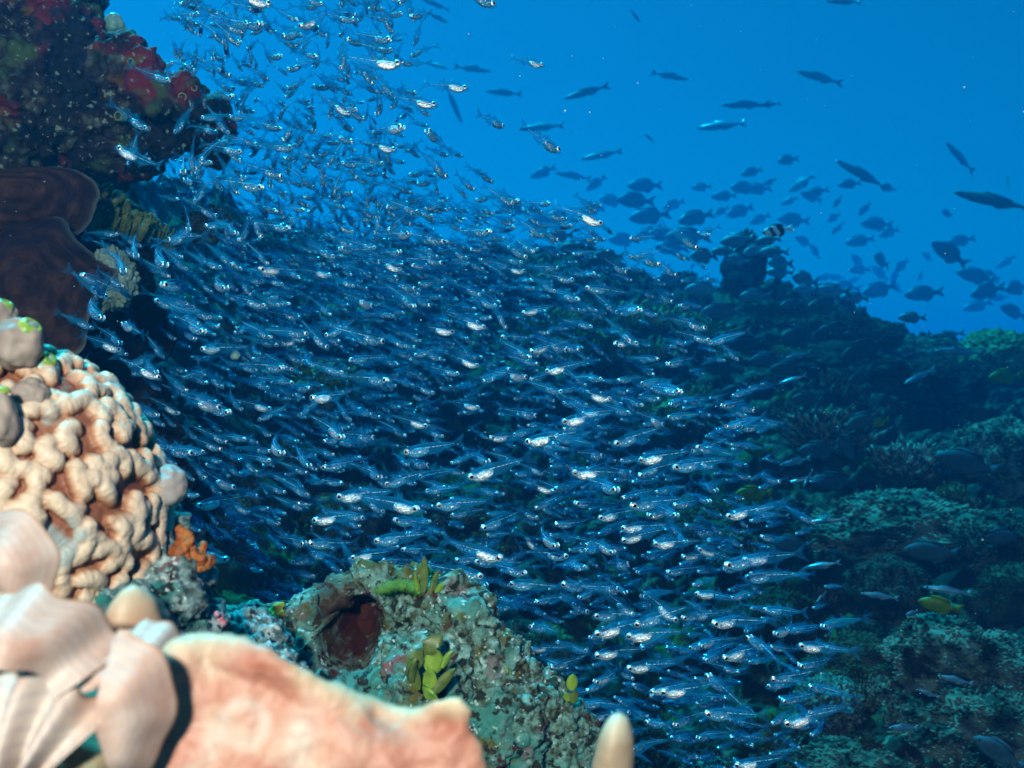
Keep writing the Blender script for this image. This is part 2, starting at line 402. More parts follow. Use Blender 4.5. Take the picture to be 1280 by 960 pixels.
def coral_mound(seed, n=900, size=0.62):
    """rounded mound closely set with short stubby branches"""
    r = random.Random(seed); mb = MB(); Vb, fb = ico(4); o = seed * 4.1
    rad = lambda D: .80 * (1 + .42 * fbm(D + o, 1.3, 3, seed) + .22 * np.clip(1 - worley(D + o, 2.6, seed) * 1.2, 0, 1))
    W = Vb * rad(Vb)[:, None]; mb.add(W, [tuple(q) for q in fb]); tips = [0.0] * len(W)
    D = np.array([Vector((r.gauss(0, 1), r.gauss(0, 1), r.gauss(0, 1))).normalized()[:] for _ in range(n)]); D[:, 2] = np.abs(D[:, 2]) - .25; D /= np.linalg.norm(D, axis=1)[:, None]
    rr = rad(D)
    for k in range(n):
        d = Vector(D[k]); p = d * rr[k] * .97; e = (d + Vector((r.gauss(0, .35), r.gauss(0, .35), r.gauss(.25, .3)))).normalized(); h_ = r.uniform(.07, .17) * size; w = r.uniform(.022, .042) * size
        V, f = tube([p - e * .03, p + e * h_ * .5, p + e * h_ * .85, p + e * h_], [w * 1.1, w * 1.1, w * .8, w * .25], 5); mb.add(V, f)
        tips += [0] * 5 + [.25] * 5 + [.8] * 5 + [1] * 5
    V, f, m = mb.arrays(); V[:, 2] *= .8
    return V, f, {'tip': np.array(tips)}
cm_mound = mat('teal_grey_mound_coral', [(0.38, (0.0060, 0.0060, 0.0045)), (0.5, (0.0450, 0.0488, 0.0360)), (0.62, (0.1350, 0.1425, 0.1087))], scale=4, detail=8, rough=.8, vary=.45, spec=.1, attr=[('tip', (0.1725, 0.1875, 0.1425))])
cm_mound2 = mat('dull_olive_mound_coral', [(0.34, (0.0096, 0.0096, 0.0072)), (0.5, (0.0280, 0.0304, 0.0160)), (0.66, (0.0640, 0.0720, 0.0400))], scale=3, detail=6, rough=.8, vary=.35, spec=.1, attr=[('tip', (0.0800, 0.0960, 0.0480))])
cm_green = mat('dull_green_coral', [(0.3, (0.045, 0.053, 0.018)), (0.52, (0.135, 0.165, 0.060)), (0.7, (0.330, 0.375, 0.195))], scale=3, rough=.8, bump=.7, bscale=14, vary=.4, spec=.15)
cm_brown = mat('brown_coral', [(0.3, (0.03, 0.022, 0.015)), (0.52, (0.09, 0.075, 0.05)), (0.72, (0.2, 0.19, 0.14))], scale=3, rough=.8, bump=.7, bscale=14, vary=.4, spec=.15)
cm_pale = mat('pale_coral', [(0.36, (0.0090, 0.0090, 0.0075)), (0.48, (0.0900, 0.0938, 0.0750)), (0.62, (0.3375, 0.3525, 0.3000))], scale=7, detail=9, rough=.8, bump=.8, bscale=16, vary=.3, spec=.15)
cm_dark = mat('dark_coral', [(0.38, (0.006, 0.006, 0.005)), (0.55, (0.02, 0.02, 0.014)), (0.72, (0.09, 0.095, 0.07))], scale=4, detail=8, rough=.85, bump=.9, bscale=16, vary=.3, spec=.12)
cm_yellow = mat('yellow_green_coral', [(0.3, (0.08, 0.10, 0.015)), (0.7, (0.22, 0.26, 0.05))], scale=4, rough=.8, vary=.3, spec=.15)
PROTO = {}
def proto(kind, var, m):
    k = (kind, var, m.name)
    if k not in PROTO:
        if kind == 'mound':
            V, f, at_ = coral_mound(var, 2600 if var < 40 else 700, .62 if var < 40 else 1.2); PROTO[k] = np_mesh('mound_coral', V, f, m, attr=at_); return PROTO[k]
        V, f = {'staghorn': coral_staghorn, 'fingers': coral_fingers, 'head': coral_head, 'table': coral_table, 'bush': coral_bush,
                'ledge': lambda s: coral_head(s, 0.75)}[kind](var)
        PROTO[k] = np_mesh(kind + '_coral', V, f, m, smooth=(kind != 'bush'))
    return PROTO[k]
NAME = {'staghorn': 'staghorn_coral', 'fingers': 'finger_coral', 'head': 'lump_coral', 'table': 'table_coral', 'bush': 'leafy_coral', 'ledge': 'coral_ledge', 'mound': 'mound_coral'}
def put(kind, var, m, loc, size, rot=None, label=None, group=None, sx=(1, 1, 1)):
    o = link(NAME[kind], proto(kind, var, m), None, loc)
    o.scale = (size * sx[0], size * sx[1], size * sx[2]); o.rotation_euler = rot or (rng.uniform(-.15, .35), rng.uniform(-.2, .2), rng.uniform(0, 6.28))
    return tag(o, label, 'coral', group)

# placed by eye: (kind, variant, material, px, row, radius in px, label, (sx,sy,sz))
PLACED = [
 ('ledge', 1, cm_dark, 1160, 478, 62, 'rounded dark coral boulder overhanging the notch below the right crest', (1, .9, .8)),
 ('ledge', 2, cm_dark, 1045, 440, 66, 'dark flat-topped coral block between the skyline and the pale staghorn', (1.1, .9, .55)),
 ('mound', 3, cm_mound2, 1035, 392, 80, 'long olive mound coral along the skyline of the reef', (1.25, .6, .45)),
 ('head', 4, cm_green, 1255, 440, 48, 'knobbly coral clump on the skyline at the right edge', (1, .8, 1)),
 ('staghorn', 5, cm_pale, 1035, 535, 84, 'pale staghorn thicket in the middle of the right reef', (1.1, .8, .8)),
 ('staghorn', 6, cm_pale, 1140, 570, 78, 'pale staghorn fan beside the black cave on the right reef', (1.1, .8, .7)),
 ('mound', 7, cm_mound, 1255, 550, 80, 'pale knobbly mound coral at the right edge beside the black cave', (1, .8, .9)),
 ('mound', 8, cm_mound, 1140, 640, 120, 'broad knobbly mound coral across the middle of the right reef', (1.2, .9, .62)),
 ('mound', 28, cm_mound, 1235, 655, 95, 'knobbly mound coral filling the right edge below the black cave', (1, .9, .75)),
 ('mound', 29, cm_mound2, 1060, 660, 60, 'dull olive mound coral at the left end of the broad mound', (1.1, .9, .8)),
 ('mound', 9, cm_mound2, 1260, 730, 70, 'dark olive mound coral at the right edge above the yellow-green damselfish', (1, .8, .8)),
 ('mound', 10, cm_mound, 1110, 710, 62, 'pale mound coral jutting down from the broad mound', (.9, .8, .9)),
 ('mound', 11, cm_mound, 1200, 790, 105, 'knobbly mound coral behind the yellow-green damselfish', (1.15, .8, .7)),
 ('mound', 30, cm_mound2, 1080, 815, 70, 'dull mound coral above the rounded coral head', (1.1, .8, .8)),
 ('head', 12, cm_pale, 1035, 865, 44, 'pale rounded coral head near the foot of the slope', (1, .8, .9)),
 ('mound', 13, cm_mound, 1240, 890, 110, 'coarse mound coral filling the lower right corner', (1.1, .8, .75)),
 ('mound', 14, cm_mound, 1075, 945, 90, 'pale mound coral at the bottom edge of the reef', (1.2, .8, .7)),
 ('mound', 31, cm_mound2, 1120, 480, 60, 'olive mound coral just under the right skyline', (1.2, .8, .8)),
 ('mound', 32, cm_mound, 1140, 430, 56, 'pale mound coral on the skyline right of the long olive mound', (1.3, .8, .6)),
 ('mound', 33, cm_mound2, 960, 385, 60, 'olive mound coral on the skyline below the dark pillar', (1.3, .8, .6)),
 ('mound', 34, cm_mound2, 960, 760, 80, 'dark olive mound coral low behind the right of the school', (1.1, .8, .8)),
 ('mound', 35, cm_mound2, 900, 640, 80, 'dark olive mound coral behind the right of the school', (1.1, .8, .8)),
 ('fingers', 15, cm_green, 700, 395, 60, 'green finger coral rising behind the school of glassfish', (1.1, .8, .9)),
 ('fingers', 16, cm_green, 790, 385, 52, 'green finger coral with blunt tips under the skyline gap', (1, .8, .9)),
 ('bush', 17, cm_green, 745, 425, 55, 'leafy green coral below the blunt finger coral', (1, .8, .8)),
 ('ledge', 18, cm_dark, 928, 345, 30, 'dark coral pillar sticking up from the skyline', (.75, .7, 2.2)),
 ('bush', 19, cm_green, 655, 335, 40, 'leafy green coral on the crest behind the school', (1.2, .8, .7)),
 ('staghorn', 20, cm_green, 870, 400, 55, 'dull green staghorn on the crest left of the dark pillar', (1.2, .8, .6)),
 ('fingers', 22, cm_green, 345, 282, 22, 'small green coral knob seen through the school', (1, .8, 1)),
 ('bush', 23, cm_green, 388, 322, 30, 'small leafy green coral seen through the school', (1, .8, 1)),
 ('bush', 24, cm_green, 420, 395, 40, 'green coral tuft behind the fish left of centre', (1.1, .8, .9)),
 ('bush', 25, cm_green, 400, 470, 46, 'green coral bush low behind the fish left of centre', (1.3, .8, .7)),
 ('fingers', 26, cm_green, 820, 430, 40, 'stubby green coral under the crest staghorn', (1, .8, .9)),
 ('bush', 27, cm_green, 835, 520, 46, 'dim green coral bush right of the school', (1.2, .8, .8)),
 ('head', 28, cm_dark, 560, 330, 44, 'dark coral hump at the left end of the skyline', (1.1, .8, .8)),
]
for kind, var, m, px, row, rp, label, sx in PLACED:
    loc = on_reef(px, row + rp * 0.4); size = rp * loc.y / F
    put(kind, var, m, loc, size, (rng.uniform(0, .3), rng.uniform(-.15, .15), rng.uniform(-.4, .4) if sx[0] > 1.05 or kind == 'table' else rng.uniform(0, 6.28)), label, None, sx)
# smaller colonies all over the slope
sc = 0
GROUPS = {'staghorn': ('small staghorn colony on the reef slope', 'small staghorn colonies'), 'fingers': ('small finger coral colony on the reef slope', 'small finger corals'),
          'head': ('small lumpy coral head on the reef slope', 'small coral heads'), 'bush': ('small leafy coral tuft on the reef slope', 'small leafy corals'), 'mound': ('small knobbly mound coral on the reef slope', 'small mound corals')}
while sc < 210:
    px = rng.uniform(120, 1330); row = rng.uniform(300, 980)
    if px < 640 and row > 700 and rng.random() < .7: continue
    p = on_reef(px, row)
    if p.y > 7.2: continue
    kind = rng.choice(['staghorn', 'fingers', 'mound', 'mound', 'mound', 'bush', 'fingers']) if px > 700 else rng.choice(['fingers', 'mound', 'bush', 'head', 'fingers'])
    m = rng.choice([cm_green, cm_brown, cm_dark, cm_pale] if px > 850 else [cm_green, cm_brown, cm_dark, cm_dark])
    if kind == 'mound': m = cm_mound if (px > 850 and rng.random() < .55) else cm_mound2
    lab, gr = GROUPS[kind]
    tone = {'cm_green': 'green', 'cm_brown': 'brown', 'cm_dark': 'dark', 'cm_pale': 'pale', 'cm_mound': 'pale', 'cm_mound2': 'olive'}[[k for k in ('cm_green', 'cm_brown', 'cm_dark', 'cm_pale', 'cm_mound', 'cm_mound2') if globals()[k] is m][0]]
    zone = 'low on the right slope' if px > 850 and row > 620 else 'midway up the right slope' if px > 850 and row > 440 else 'near the skyline of the reef' if px > 560 and row < 440 else 'on the slope behind the school' if px > 330 else 'on the dark slope at the left'
    lab = lab.replace('small ', 'small ' + tone + ' ').replace('on the reef slope', zone)
    put(kind, 40 + sc % 3, m, p - Vector((0, -.01, 0.02)), rng.uniform(.03, .085) * (0.6 + 0.14 * p.y), None, lab, gr)
    sc += 1
#BEGIN_FG
# ------------------------------------------------------------------ overhang rock and corals at the upper left
def pb(L, d):   # balls given as (px, row, radius px, extra depth)
    return [(tuple(P(x, y, d + dd)), r * pxm(d + dd)) for x, y, r, dd in L]
V, N, Fc = fuse(pb([(-60, -40, 170, .12), (30, 20, 80, .05), (75, 60, 50, .0), (100, 95, 38, -.01), (40, 110, 70, .0), (0, 150, 70, .02), (90, 150, 45, .0), (120, 175, 34, .02),
    (135, 80, 22, .03), (158, 70, 26, .0), (165, 85, 26, .0), (140, 105, 24, .02), (165, 128, 22, .0), (190, 122, 20, -.01), (145, 140, 28, 0), (120, 145, 30, 0),
    (228, 118, 22, .02), (238, 135, 20, .02), (215, 140, 22, .04), (185, 165, 24, .03), (210, 175, 18, .04), (268, 150, 14, .05), (266, 168, 14, .05), (262, 185, 11, .05), (240, 165, 16, .06),
    (160, 185, 28, .05), (-40, 230, 120, .25), (60, 10, 40, .0), (95, 25, 22, .02), (70, 190, 50, .1)], 1.22), 0.0034, 4)
for _ in range(1):
    d = 0.022 * fbm(V, 20, 4, 3) + 0.012 * np.clip(1 - worley(V, 40, 5) * 1.3, 0, 1) + 0.012 * np.clip(1 - worley(V, 90, 6) * 1.3, 0, 1) + 0.006 * fbm(V, 110, 3, 8)
    V = V + N * d[:, None]
over_m = mat('dark_red_encrusted_rock', [(0.36, (0.0018, 0.0012, 0.0012)), (0.46, (0.0132, 0.0036, 0.0024)), (0.54, (0.0216, 0.0132, 0.0054)), (0.64, (0.0864, 0.0864, 0.0516))], scale=48, detail=9, rough=.75, bump=1.0, bscale=120, spec=.3,
             extra=[((0.16, 0.006, 0.008), 13, .54, .60), ((0.05, 0.075, 0.015), 18, .58, .65), ((0.16, 0.07, 0.012), 15, .62, .67), ((0.003, 0.003, 0.004), 10, .50, .58), ((0.20, 0.24, 0.17), 130, .62, .66)])
tag(link('overhang_rock', np_mesh('overhang_rock', V, Fc, over_m)), 'dark red encrusted rock jutting out from the upper left corner', 'rock')

def bent_sheet(name, outline, d, depth_fn, thick, mats, res=46, label=None, cat=None, parent=None):
    """a plate with a rounded edge: outline in photo pixels gives its true outline in metres at distance d; depth_fn bends it"""
    from mathutils.geometry import tessellate_polygon
    c = np.mean(outline, 0); o = np.array(outline, float); n = len(o)
    # smooth closed outline (Chaikin)
    for _ in range(3):
        nx = np.roll(o, -1, 0); o = np.stack([0.75 * o + .25 * nx, .25 * o + .75 * nx], 1).reshape(-1, 2)
    o = c + (o - c) * (.93 + .05 * fbm(np.c_[o * .045, np.full(len(o), d * 9)], 1.0, 3, 8))[:, None]
    n = len(o); rings = 30; V = []; rim = []
    prof = [(k / rings) for k in range(rings + 1)]
    for side in (0, 1):
        for t in prof:
            tt = 1 - (1 - t) ** 1.6
            q = c + (o - c) * tt; th = thick * math.sqrt(max(0, 1 - tt ** 6)) * (0.5 if side == 0 else -0.5)
            for p in q:
                dd = d + depth_fn((p[0] - c[0]), (p[1] - c[1]), tt) - th + .016 * float(fbm(np.array([[p[0] * .012, p[1] * .012, d]]), 1.0, 3, 4)[0]) + .003 * math.sin(tt * 26 + p[0] * .03) + .004 * float(fbm(np.array([[p[0] * .07, p[1] * .07, d]]), 1.0, 3, 14)[0])
                v = P(p[0], p[1], d); v = v * (dd / d) if False else Vector((v.x, dd, v.z)); V.append(v[:]); rim.append(tt)
    f = []
    for side in (0, 1):
        b = side * (rings + 1) * n
        for i in range(rings):
            for j in range(n):
                j2 = (j + 1) % n; q = (b + i * n + j, b + i * n + j2, b + (i + 1) * n + j2, b + (i + 1) * n + j)
                f.append(q if side else q[::-1])
    me = np_mesh(name, V, np.array(f, np.int32), mats, attr={'rim': np.clip((np.array(rim) - .93) * 14, 0, 1)})
    o_ = link(name, me, parent)
    if label: tag(o_, label, cat)
    return o_
plate_m = mat('brown_plate_coral_skin', [(0.34, (0.0150, 0.0045, 0.0023)), (0.52, (0.0450, 0.0135, 0.0060)), (0.68, (0.0900, 0.0375, 0.0188))], scale=46, detail=9, rough=.8, bump=1.0, bscale=130, attr=[('rim', (0.1350, 0.1350, 0.1080))], spec=.2)
bent_sheet('plate_coral', [(-60, 205), (0, 200), (40, 190), (70, 192), (90, 210), (88, 240), (76, 275), (50, 300), (0, 300), (-60, 290)], 1.10, lambda x, y, t: .05 * t * t + .0006 * x, .009, plate_m,
           label='upper brown plate coral tucked under the overhang rock', cat='coral')
bent_sheet('plate_coral', [(-80, 240), (-10, 235), (20, 245), (45, 275), (78, 305), (112, 320), (118, 336), (100, 352), (95, 400), (104, 450), (60, 480), (-20, 470), (-80, 420)], 1.02, lambda x, y, t: .06 * t * t - .0005 * y, .008, plate_m,
           label='lower brown plate coral with a pale rim at the left edge', cat='coral')
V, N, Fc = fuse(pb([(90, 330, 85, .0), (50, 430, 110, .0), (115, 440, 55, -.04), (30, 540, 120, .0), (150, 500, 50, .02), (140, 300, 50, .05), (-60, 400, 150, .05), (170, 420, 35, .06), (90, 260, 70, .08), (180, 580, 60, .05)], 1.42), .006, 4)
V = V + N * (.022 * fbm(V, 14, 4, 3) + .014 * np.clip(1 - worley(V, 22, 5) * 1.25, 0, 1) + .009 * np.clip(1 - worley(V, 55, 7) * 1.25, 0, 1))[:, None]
wall_m = mat('shade_painted_rock', [(0.38, (0.004, 0.003, 0.003)), (0.56, (0.018, 0.012, 0.009)), (0.72, (0.06, 0.05, 0.035))], scale=30, detail=9, rough=.85, bump=1.0, bscale=110, spec=.15)  # near black: the shade of the hollow is put into the colour
tag(link('shaded_rock', np_mesh('shaded_rock', V, Fc, wall_m)), 'rock in the hollow behind the brown plate corals, shade painted nearly black', 'rock')
cm_green_bright = mat('olive_finger_coral', [(0.3, (0.07, 0.085, 0.02)), (0.52, (0.19, 0.21, 0.07)), (0.7, (0.36, 0.38, 0.20))], scale=3, rough=.8, bump=.7, bscale=14, vary=.2, spec=.15)  # lighter copy of the dull green, brightened to offset the overhang's shade
put('fingers', 21, cm_green_bright, P(140, 285, 1.36), 58 * pxm(1.36), (.2, .1, 1), 'dull green finger coral beside the brown plate coral', None, (1, .8, 1.1))
put('fingers', 61, cm_green_bright, P(188, 300, 1.45), 38 * pxm(1.45), (.2, .2, 2), 'smaller dull green finger coral nearer the fish beside the plate coral', None, (1, .8, 1))
put('fingers', 62, cm_green_bright, P(105, 240, 1.4), 36 * pxm(1.4), (.2, -.2, 3), 'dull green finger coral tucked between overhang rock and plate coral', None, (1, .8, 1))
put('mound', 63, cm_mound2, P(262, 282, 1.7), 34 * pxm(1.7), (.2, .0, 3), 'small olive mound coral behind the fish right of the finger corals', None, (1, .8, 1))
def rounded(name, px, row, rp, d, m, label, cat, sub=5, seed=1, amp=.12, sx=(1, 1, 1), fine=.05):
    V, f = (ICO5 if sub == 5 else ICO6); o = seed * 3.3
    r = 1 + amp * fbm(V + o, 1.6, 3, seed) * 2 + fine * np.clip(1 - worley(V + o, 5, seed) * 1.2, 0, 1) * 2
    s = rp * pxm(d)
    return tag(link(name, np_mesh(name, V * r[:, None] * s * np.array(sx), f, m), None, P(px, row, d)), label, cat)
lump_m = mat('turquoise_lump_skin', [(0.3, (0.05, 0.07, 0.06)), (0.5, (0.16, 0.22, 0.17)), (0.7, (0.30, 0.38, 0.30))], scale=60, detail=8, rough=.8, bump=.8, bscale=200)
rounded('lump_coral', 140, 352, 27, 1.12, lump_m, 'small turquoise lumpy coral right of the brown plate coral', 'coral', 6, 3, .2, (1, .9, 1.25), .12)

# ------------------------------------------------------------------ zoanthid cups and sea squirts
cup_m = mat('yellow_green_cup_rim', [(0.3, (0.140, 0.182, 0.042)), (0.7, (0.294, 0.336, 0.126))], scale=200, rough=.5)
cupd_m = mat('dark_cup_throat', [(0.3, (0.02, 0.03, 0.015)), (0.7, (0.05, 0.06, 0.03))], scale=200)
def cup_mesh():
    mb = MB(); prof = [(0.9, -1.3), (0.95, -.6), (1.0, -.1), (.98, .12), (.86, .2), (.7, .12), (.6, -.1), (.5, -.5), (0.02, -.6)]; k = 20; V = []; f = []
    for i, (r, z) in enumerate(prof):
        for j in range(k):
            w = 2 * math.pi * j / k; rr = r * (1 + .05 * math.sin(5 * w)); V.append((rr * math.cos(w), z, rr * math.sin(w)))
    for i in range(len(prof) - 1):
        for j in range(k): f.append((i * k + j, i * k + (j + 1) % k, (i + 1) * k + (j + 1) % k, (i + 1) * k + j))
    # opening faces the camera side (-Y): flip y
    V = [(x, -y, z) for x, y, z in V]
    return np_mesh('cup_polyp', V, [tuple(reversed(q)) for q in f], [cup_m, cupd_m], [1 if i // k >= 5 else 0 for i in range(len(f))])
cupme = cup_mesh()
for x, y, r, dd, lab in [(163, 77, 4.2, -.045, 'yellow-green cup polyp on the rounded knob of the overhang rock'), (148, 145, 6, -.04, 'largest yellow-green cup polyp below the knobs of the overhang rock'),
                    (228, 121, 5.2, -.02, 'yellow-green cup polyp on the outer knob of the overhang rock'), (243, 110, 4, -.01, 'small yellow-green cup polyp at the top of the outer knob'),
                    (145, 101, 3.6, -.02, 'small yellow-green cup polyp under the rounded knob of the overhang rock'), (156, 108, 4.6, -.025, 'pale yellow-green cup polyp between the two upper knobs')]:
    o = link('cup_polyp', cupme, None, P(x, y, 1.22 + dd)); s = r * pxm(1.22); o.scale = (s, s * 1.2, s); o.rotation_euler = (rng.uniform(-.4, .2), 0, rng.uniform(-.3, .3))
    tag(o, lab, 'polyp', 'cup polyps on the overhang rock')

def squirt(px, row, rp, d, skin, tip, label, sx=(1, 1, 1.1), tilt=(0, 0.3), seed=1):
    """a bulb-shaped sea squirt with a ring-shaped siphon of its own colour"""
    root = empty('sea_squirt', P(px, row, d)); tag(root, label, 'sea squirt', 'sea squirts')
    s = rp * pxm(d); V, f = ICO5; o = seed * 9.1
    r = 1 + .10 * fbm(V + o, 1.5, 2, seed) * 2
    W = V * r[:, None] * s * np.array(sx)
    W[:, 0] *= 1 - .18 * W[:, 2] / s; W[:, 1] *= 1 - .18 * W[:, 2] / s
    link('bulb', np_mesh('bulb', W, f, skin), root)
    V2 = []; f2 = []; k = 18; top = s * sx[2]; prof = [(.50, -.20), (.46, .0), (.36, .13), (.24, .17), (.17, .06), (.12, -.2)]
    for i, (rr, z) in enumerate(prof):
        for j in range(k):
            w = 2 * math.pi * j / k; V2.append((rr * s * math.cos(w), rr * s * math.sin(w), top * .86 + z * s))
    for i in range(len(prof) - 1):
        for j in range(k): f2.append((i * k + j, i * k + (j + 1) % k, (i + 1) * k + (j + 1) % k, (i + 1) * k + j))
    link('siphon', np_mesh('siphon', V2, f2, tip), root)
    root.rotation_euler = (tilt[0], tilt[1], 0)
    return root
sq_pink = mat('pinkish_squirt_skin', [(0.35, (0.186, 0.156, 0.126)), (0.6, (0.231, 0.171, 0.141)), (0.75, (0.205, 0.205, 0.167))], scale=60, rough=.55, spec=.25, bump=.35, bscale=300)
sq_green = mat('green_siphon', [(0.4, (0.10, 0.20, 0.02)), (0.6, (0.26, 0.34, 0.06))], scale=180, rough=.4)
sq_grey = mat('grey_blue_squirt_skin', [(0.35, (0.112, 0.182, 0.196)), (0.55, (0.238, 0.210, 0.196)), (0.7, (0.280, 0.210, 0.182))], scale=36, rough=.55, spec=.25, bump=.35, bscale=300)
sq_teal = mat('teal_squirt_skin', [(0.35, (0.10, 0.28, 0.24)), (0.7, (0.35, 0.45, 0.35))], scale=60, rough=.4)
sq_blue = mat('pale_blue_siphon', [(0.4, (0.12, 0.40, 0.46)), (0.6, (0.35, 0.60, 0.62))], scale=180, rough=.4)
squirt(22, 428, 34, .43, sq_pink, sq_green, 'large pinkish sea squirt with a green siphon above the lobed coral', (1, .9, .95), (.2, .8), 2)
squirt(-2, 398, 24, .45, sq_pink, sq_green, 'small pinkish sea squirt at the left edge above the large one', (1, .9, 1), (.1, .5), 3)
squirt(50, 460, 24, .44, sq_teal, sq_green, 'teal sea squirt wedged below the large pinkish one', (1, .9, .9), (.3, .9), 4)
squirt(38, 492, 20, .42, sq_pink, sq_pink, 'plain pink sea squirt at the top of the lobed coral', (1.2, .9, 1), (0, .2), 5)
squirt(207, 612, 29, .47, sq_grey, sq_blue, 'grey sea squirt with a pale blue siphon right of the lobed coral', (.85, .85, 1.05), (.55, -2.2), 6)
squirt(130, 512, 15, .45, sq_grey, sq_green, 'small olive sea squirt peeping over the right shoulder of the lobed coral', (1, .9, .9), (0, .6), 7)
squirt(143, 30, 13, 1.24, sq_teal, sq_blue, 'pale turquoise round sea squirt on top of the overhang rock', (1, 1, 1), (0, 0), 8)
squirt(294, 444, 6, 1.1, sq_teal, sq_blue, 'tiny turquoise sea squirt among the fish left of centre', (1, 1, 1), (0, 0), 9)
squirt(4, 520, 24, .40, sq_pink, sq_green, 'pale pink sea squirt with green siphon at the left edge beside the lobed coral', (.7, .9, 1.6), (0, -.1), 10)

# ------------------------------------------------------------------ lobed coral
LC = P(20, 655, .46); LR = np.array([.066, .07, .083])
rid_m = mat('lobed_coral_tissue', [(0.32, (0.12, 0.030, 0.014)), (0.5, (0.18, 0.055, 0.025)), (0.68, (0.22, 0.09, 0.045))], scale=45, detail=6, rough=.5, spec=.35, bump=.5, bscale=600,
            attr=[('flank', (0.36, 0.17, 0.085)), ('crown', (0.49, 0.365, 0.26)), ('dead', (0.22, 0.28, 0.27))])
pits = []; tries = 0; rl = random.Random(5)
while tries < 20000 and len(pits) < 330:
    tries += 1
    n = Vector((rl.gauss(0, 1), rl.gauss(0, 1), rl.gauss(0, 1))).normalized()
    if n.y > .35 or n.x < -.75: continue
    p = Vector((n.x * LR[0], n.y * LR[1], n.z * LR[2]))
    if all((p - q).length > .0092 for q, _ in pits): pits.append((p, Vector((n.x / LR[0], n.y / LR[1], n.z / LR[2])).normalized()))
mbr = MB(); V, f = ico(5); mbr.add(V * (1 + .03 * fbm(V, 3, 3, 2))[:, None] * LR * .982, [tuple(q) for q in f])
for p, n in pits:
    t = n.orthogonal().normalized(); b = n.cross(t); a0 = rl.uniform(0, 6.28); sw = rl.choice([2.2, 3.0, 3.6, 4.3]); pr = rl.uniform(.0044, .0064); el = rl.uniform(1.0, 1.6)
    w0 = rl.uniform(.0040, .0050); steps = int(sw * pr * 1.25 / .00036); pts = []; rad = []
    u0 = rl.uniform(0, 6.28); ca, sa = math.cos(u0), math.sin(u0); ph = rl.uniform(0, 6)
    for i in range(steps):
        a = a0 + sw * i / (steps - 1); rr = pr * (1 + .12 * math.sin(a * 3 + ph)); x, y = rr * el * math.cos(a), rr * math.sin(a)
        q = p + t * (x * ca - y * sa) + b * (x * sa + y * ca)
        s = math.sqrt((q.x / LR[0]) ** 2 + (q.y / LR[1]) ** 2 + (q.z / LR[2]) ** 2); q = q / s
        e = i / (steps - 1); endf = min(1, math.sqrt(max(0.02, min(e, 1 - e) * 6)))
        pts.append(q + n * .0009 * math.sin(i * .11 + ph)); rad.append(w0 * endf * (1 + .055 * math.sin(i * .48 * math.pi) + .07 * math.sin(i * .21 + ph)))
    Vt, ft = tube(pts, rad, 14); mbr.add(Vt, ft)
me0 = mbr.mesh('lobe_tmp', []); o0 = bpy.data.objects.new('lobe_tmp', me0); COL.objects.link(o0)
md = o0.modifiers.new('r', 'REMESH'); md.mode = 'VOXEL'; md.voxel_size = .00062
ms = o0.modifiers.new('s', 'SMOOTH'); ms.iterations = 4; ms.factor = .5
ev = o0.evaluated_get(bpy.context.evaluated_depsgraph_get()); m2 = ev.to_mesh(); nv_ = len(m2.vertices)
V = np.empty(nv_ * 3, np.float32); m2.vertices.foreach_get('co', V); V = V.reshape(-1, 3).astype(float); N = np.empty(nv_ * 3, np.float32); m2.vertices.foreach_get('normal', N); N = N.reshape(-1, 3).astype(float)
Fc = np.array([tuple(p.vertices) for p in m2.polygons], np.int32); ev.to_mesh_clear(); bpy.data.objects.remove(o0); bpy.data.meshes.remove(me0)
V += N * (.0005 * fbm(V, 300, 3, 4))[:, None]
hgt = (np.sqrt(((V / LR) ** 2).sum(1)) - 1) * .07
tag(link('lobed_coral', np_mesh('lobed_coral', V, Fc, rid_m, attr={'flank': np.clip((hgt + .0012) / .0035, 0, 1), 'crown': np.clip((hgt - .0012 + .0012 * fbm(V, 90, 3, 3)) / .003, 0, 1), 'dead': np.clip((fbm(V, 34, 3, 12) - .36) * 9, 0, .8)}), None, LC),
    'peach lobed coral with thick folded ridges at the left edge', 'coral')

# ------------------------------------------------------------------ crusted rubble below and right of the lobed coral
rub_m = mat('blue_grey_crust', [(0.33, (0.016, 0.022, 0.022)), (0.44, (0.07, 0.11, 0.11)), (0.53, (0.14, 0.21, 0.21)), (0.63, (0.26, 0.32, 0.32)), (0.72, (0.36, 0.32, 0.31))], scale=130, detail=10, rough=.85, bump=1.0, bscale=480, spec=.2,
            extra=[((0.02, 0.12, 0.11), 45, .54, .62), ((0.13, 0.06, 0.05), 50, .60, .67), ((0.012, 0.016, 0.014), 140, .57, .63), ((0.40, 0.45, 0.45), 240, .60, .66)])
V, N, Fc = fuse([(tuple(P(x, y, d)), r * pxm(d)) for x, y, r, d in [(190, 690, 26, .47), (208, 720, 26, .46), (222, 755, 26, .455), (236, 715, 20, .48), (245, 750, 20, .48), (180, 760, 40, .45), (160, 800, 60, .44),
    (240, 790, 34, .47), (120, 800, 60, .43), (205, 660, 18, .49), (80, 830, 90, .44), (40, 760, 60, .43), (200, 850, 80, .46), (300, 900, 90, .5), (262, 770, 13, .49), (255, 720, 10, .49), (300, 830, 60, .55)]], .0015, 3)
V = V + N * (0.006 * fbm(V, 60, 4, 2) + .005 * np.clip(1 - worley(V, 120, 3) * 1.3, 0, 1) + .0035 * np.clip(1 - worley(V, 280, 4) * 1.3, 0, 1) + .0025 * fbm(V, 330, 2, 6))[:, None]
tag(link('crusted_rock', np_mesh('crusted_rock', V, Fc, rub_m)), 'blue-grey crusted rock between the lobed coral and the dark water', 'rock')
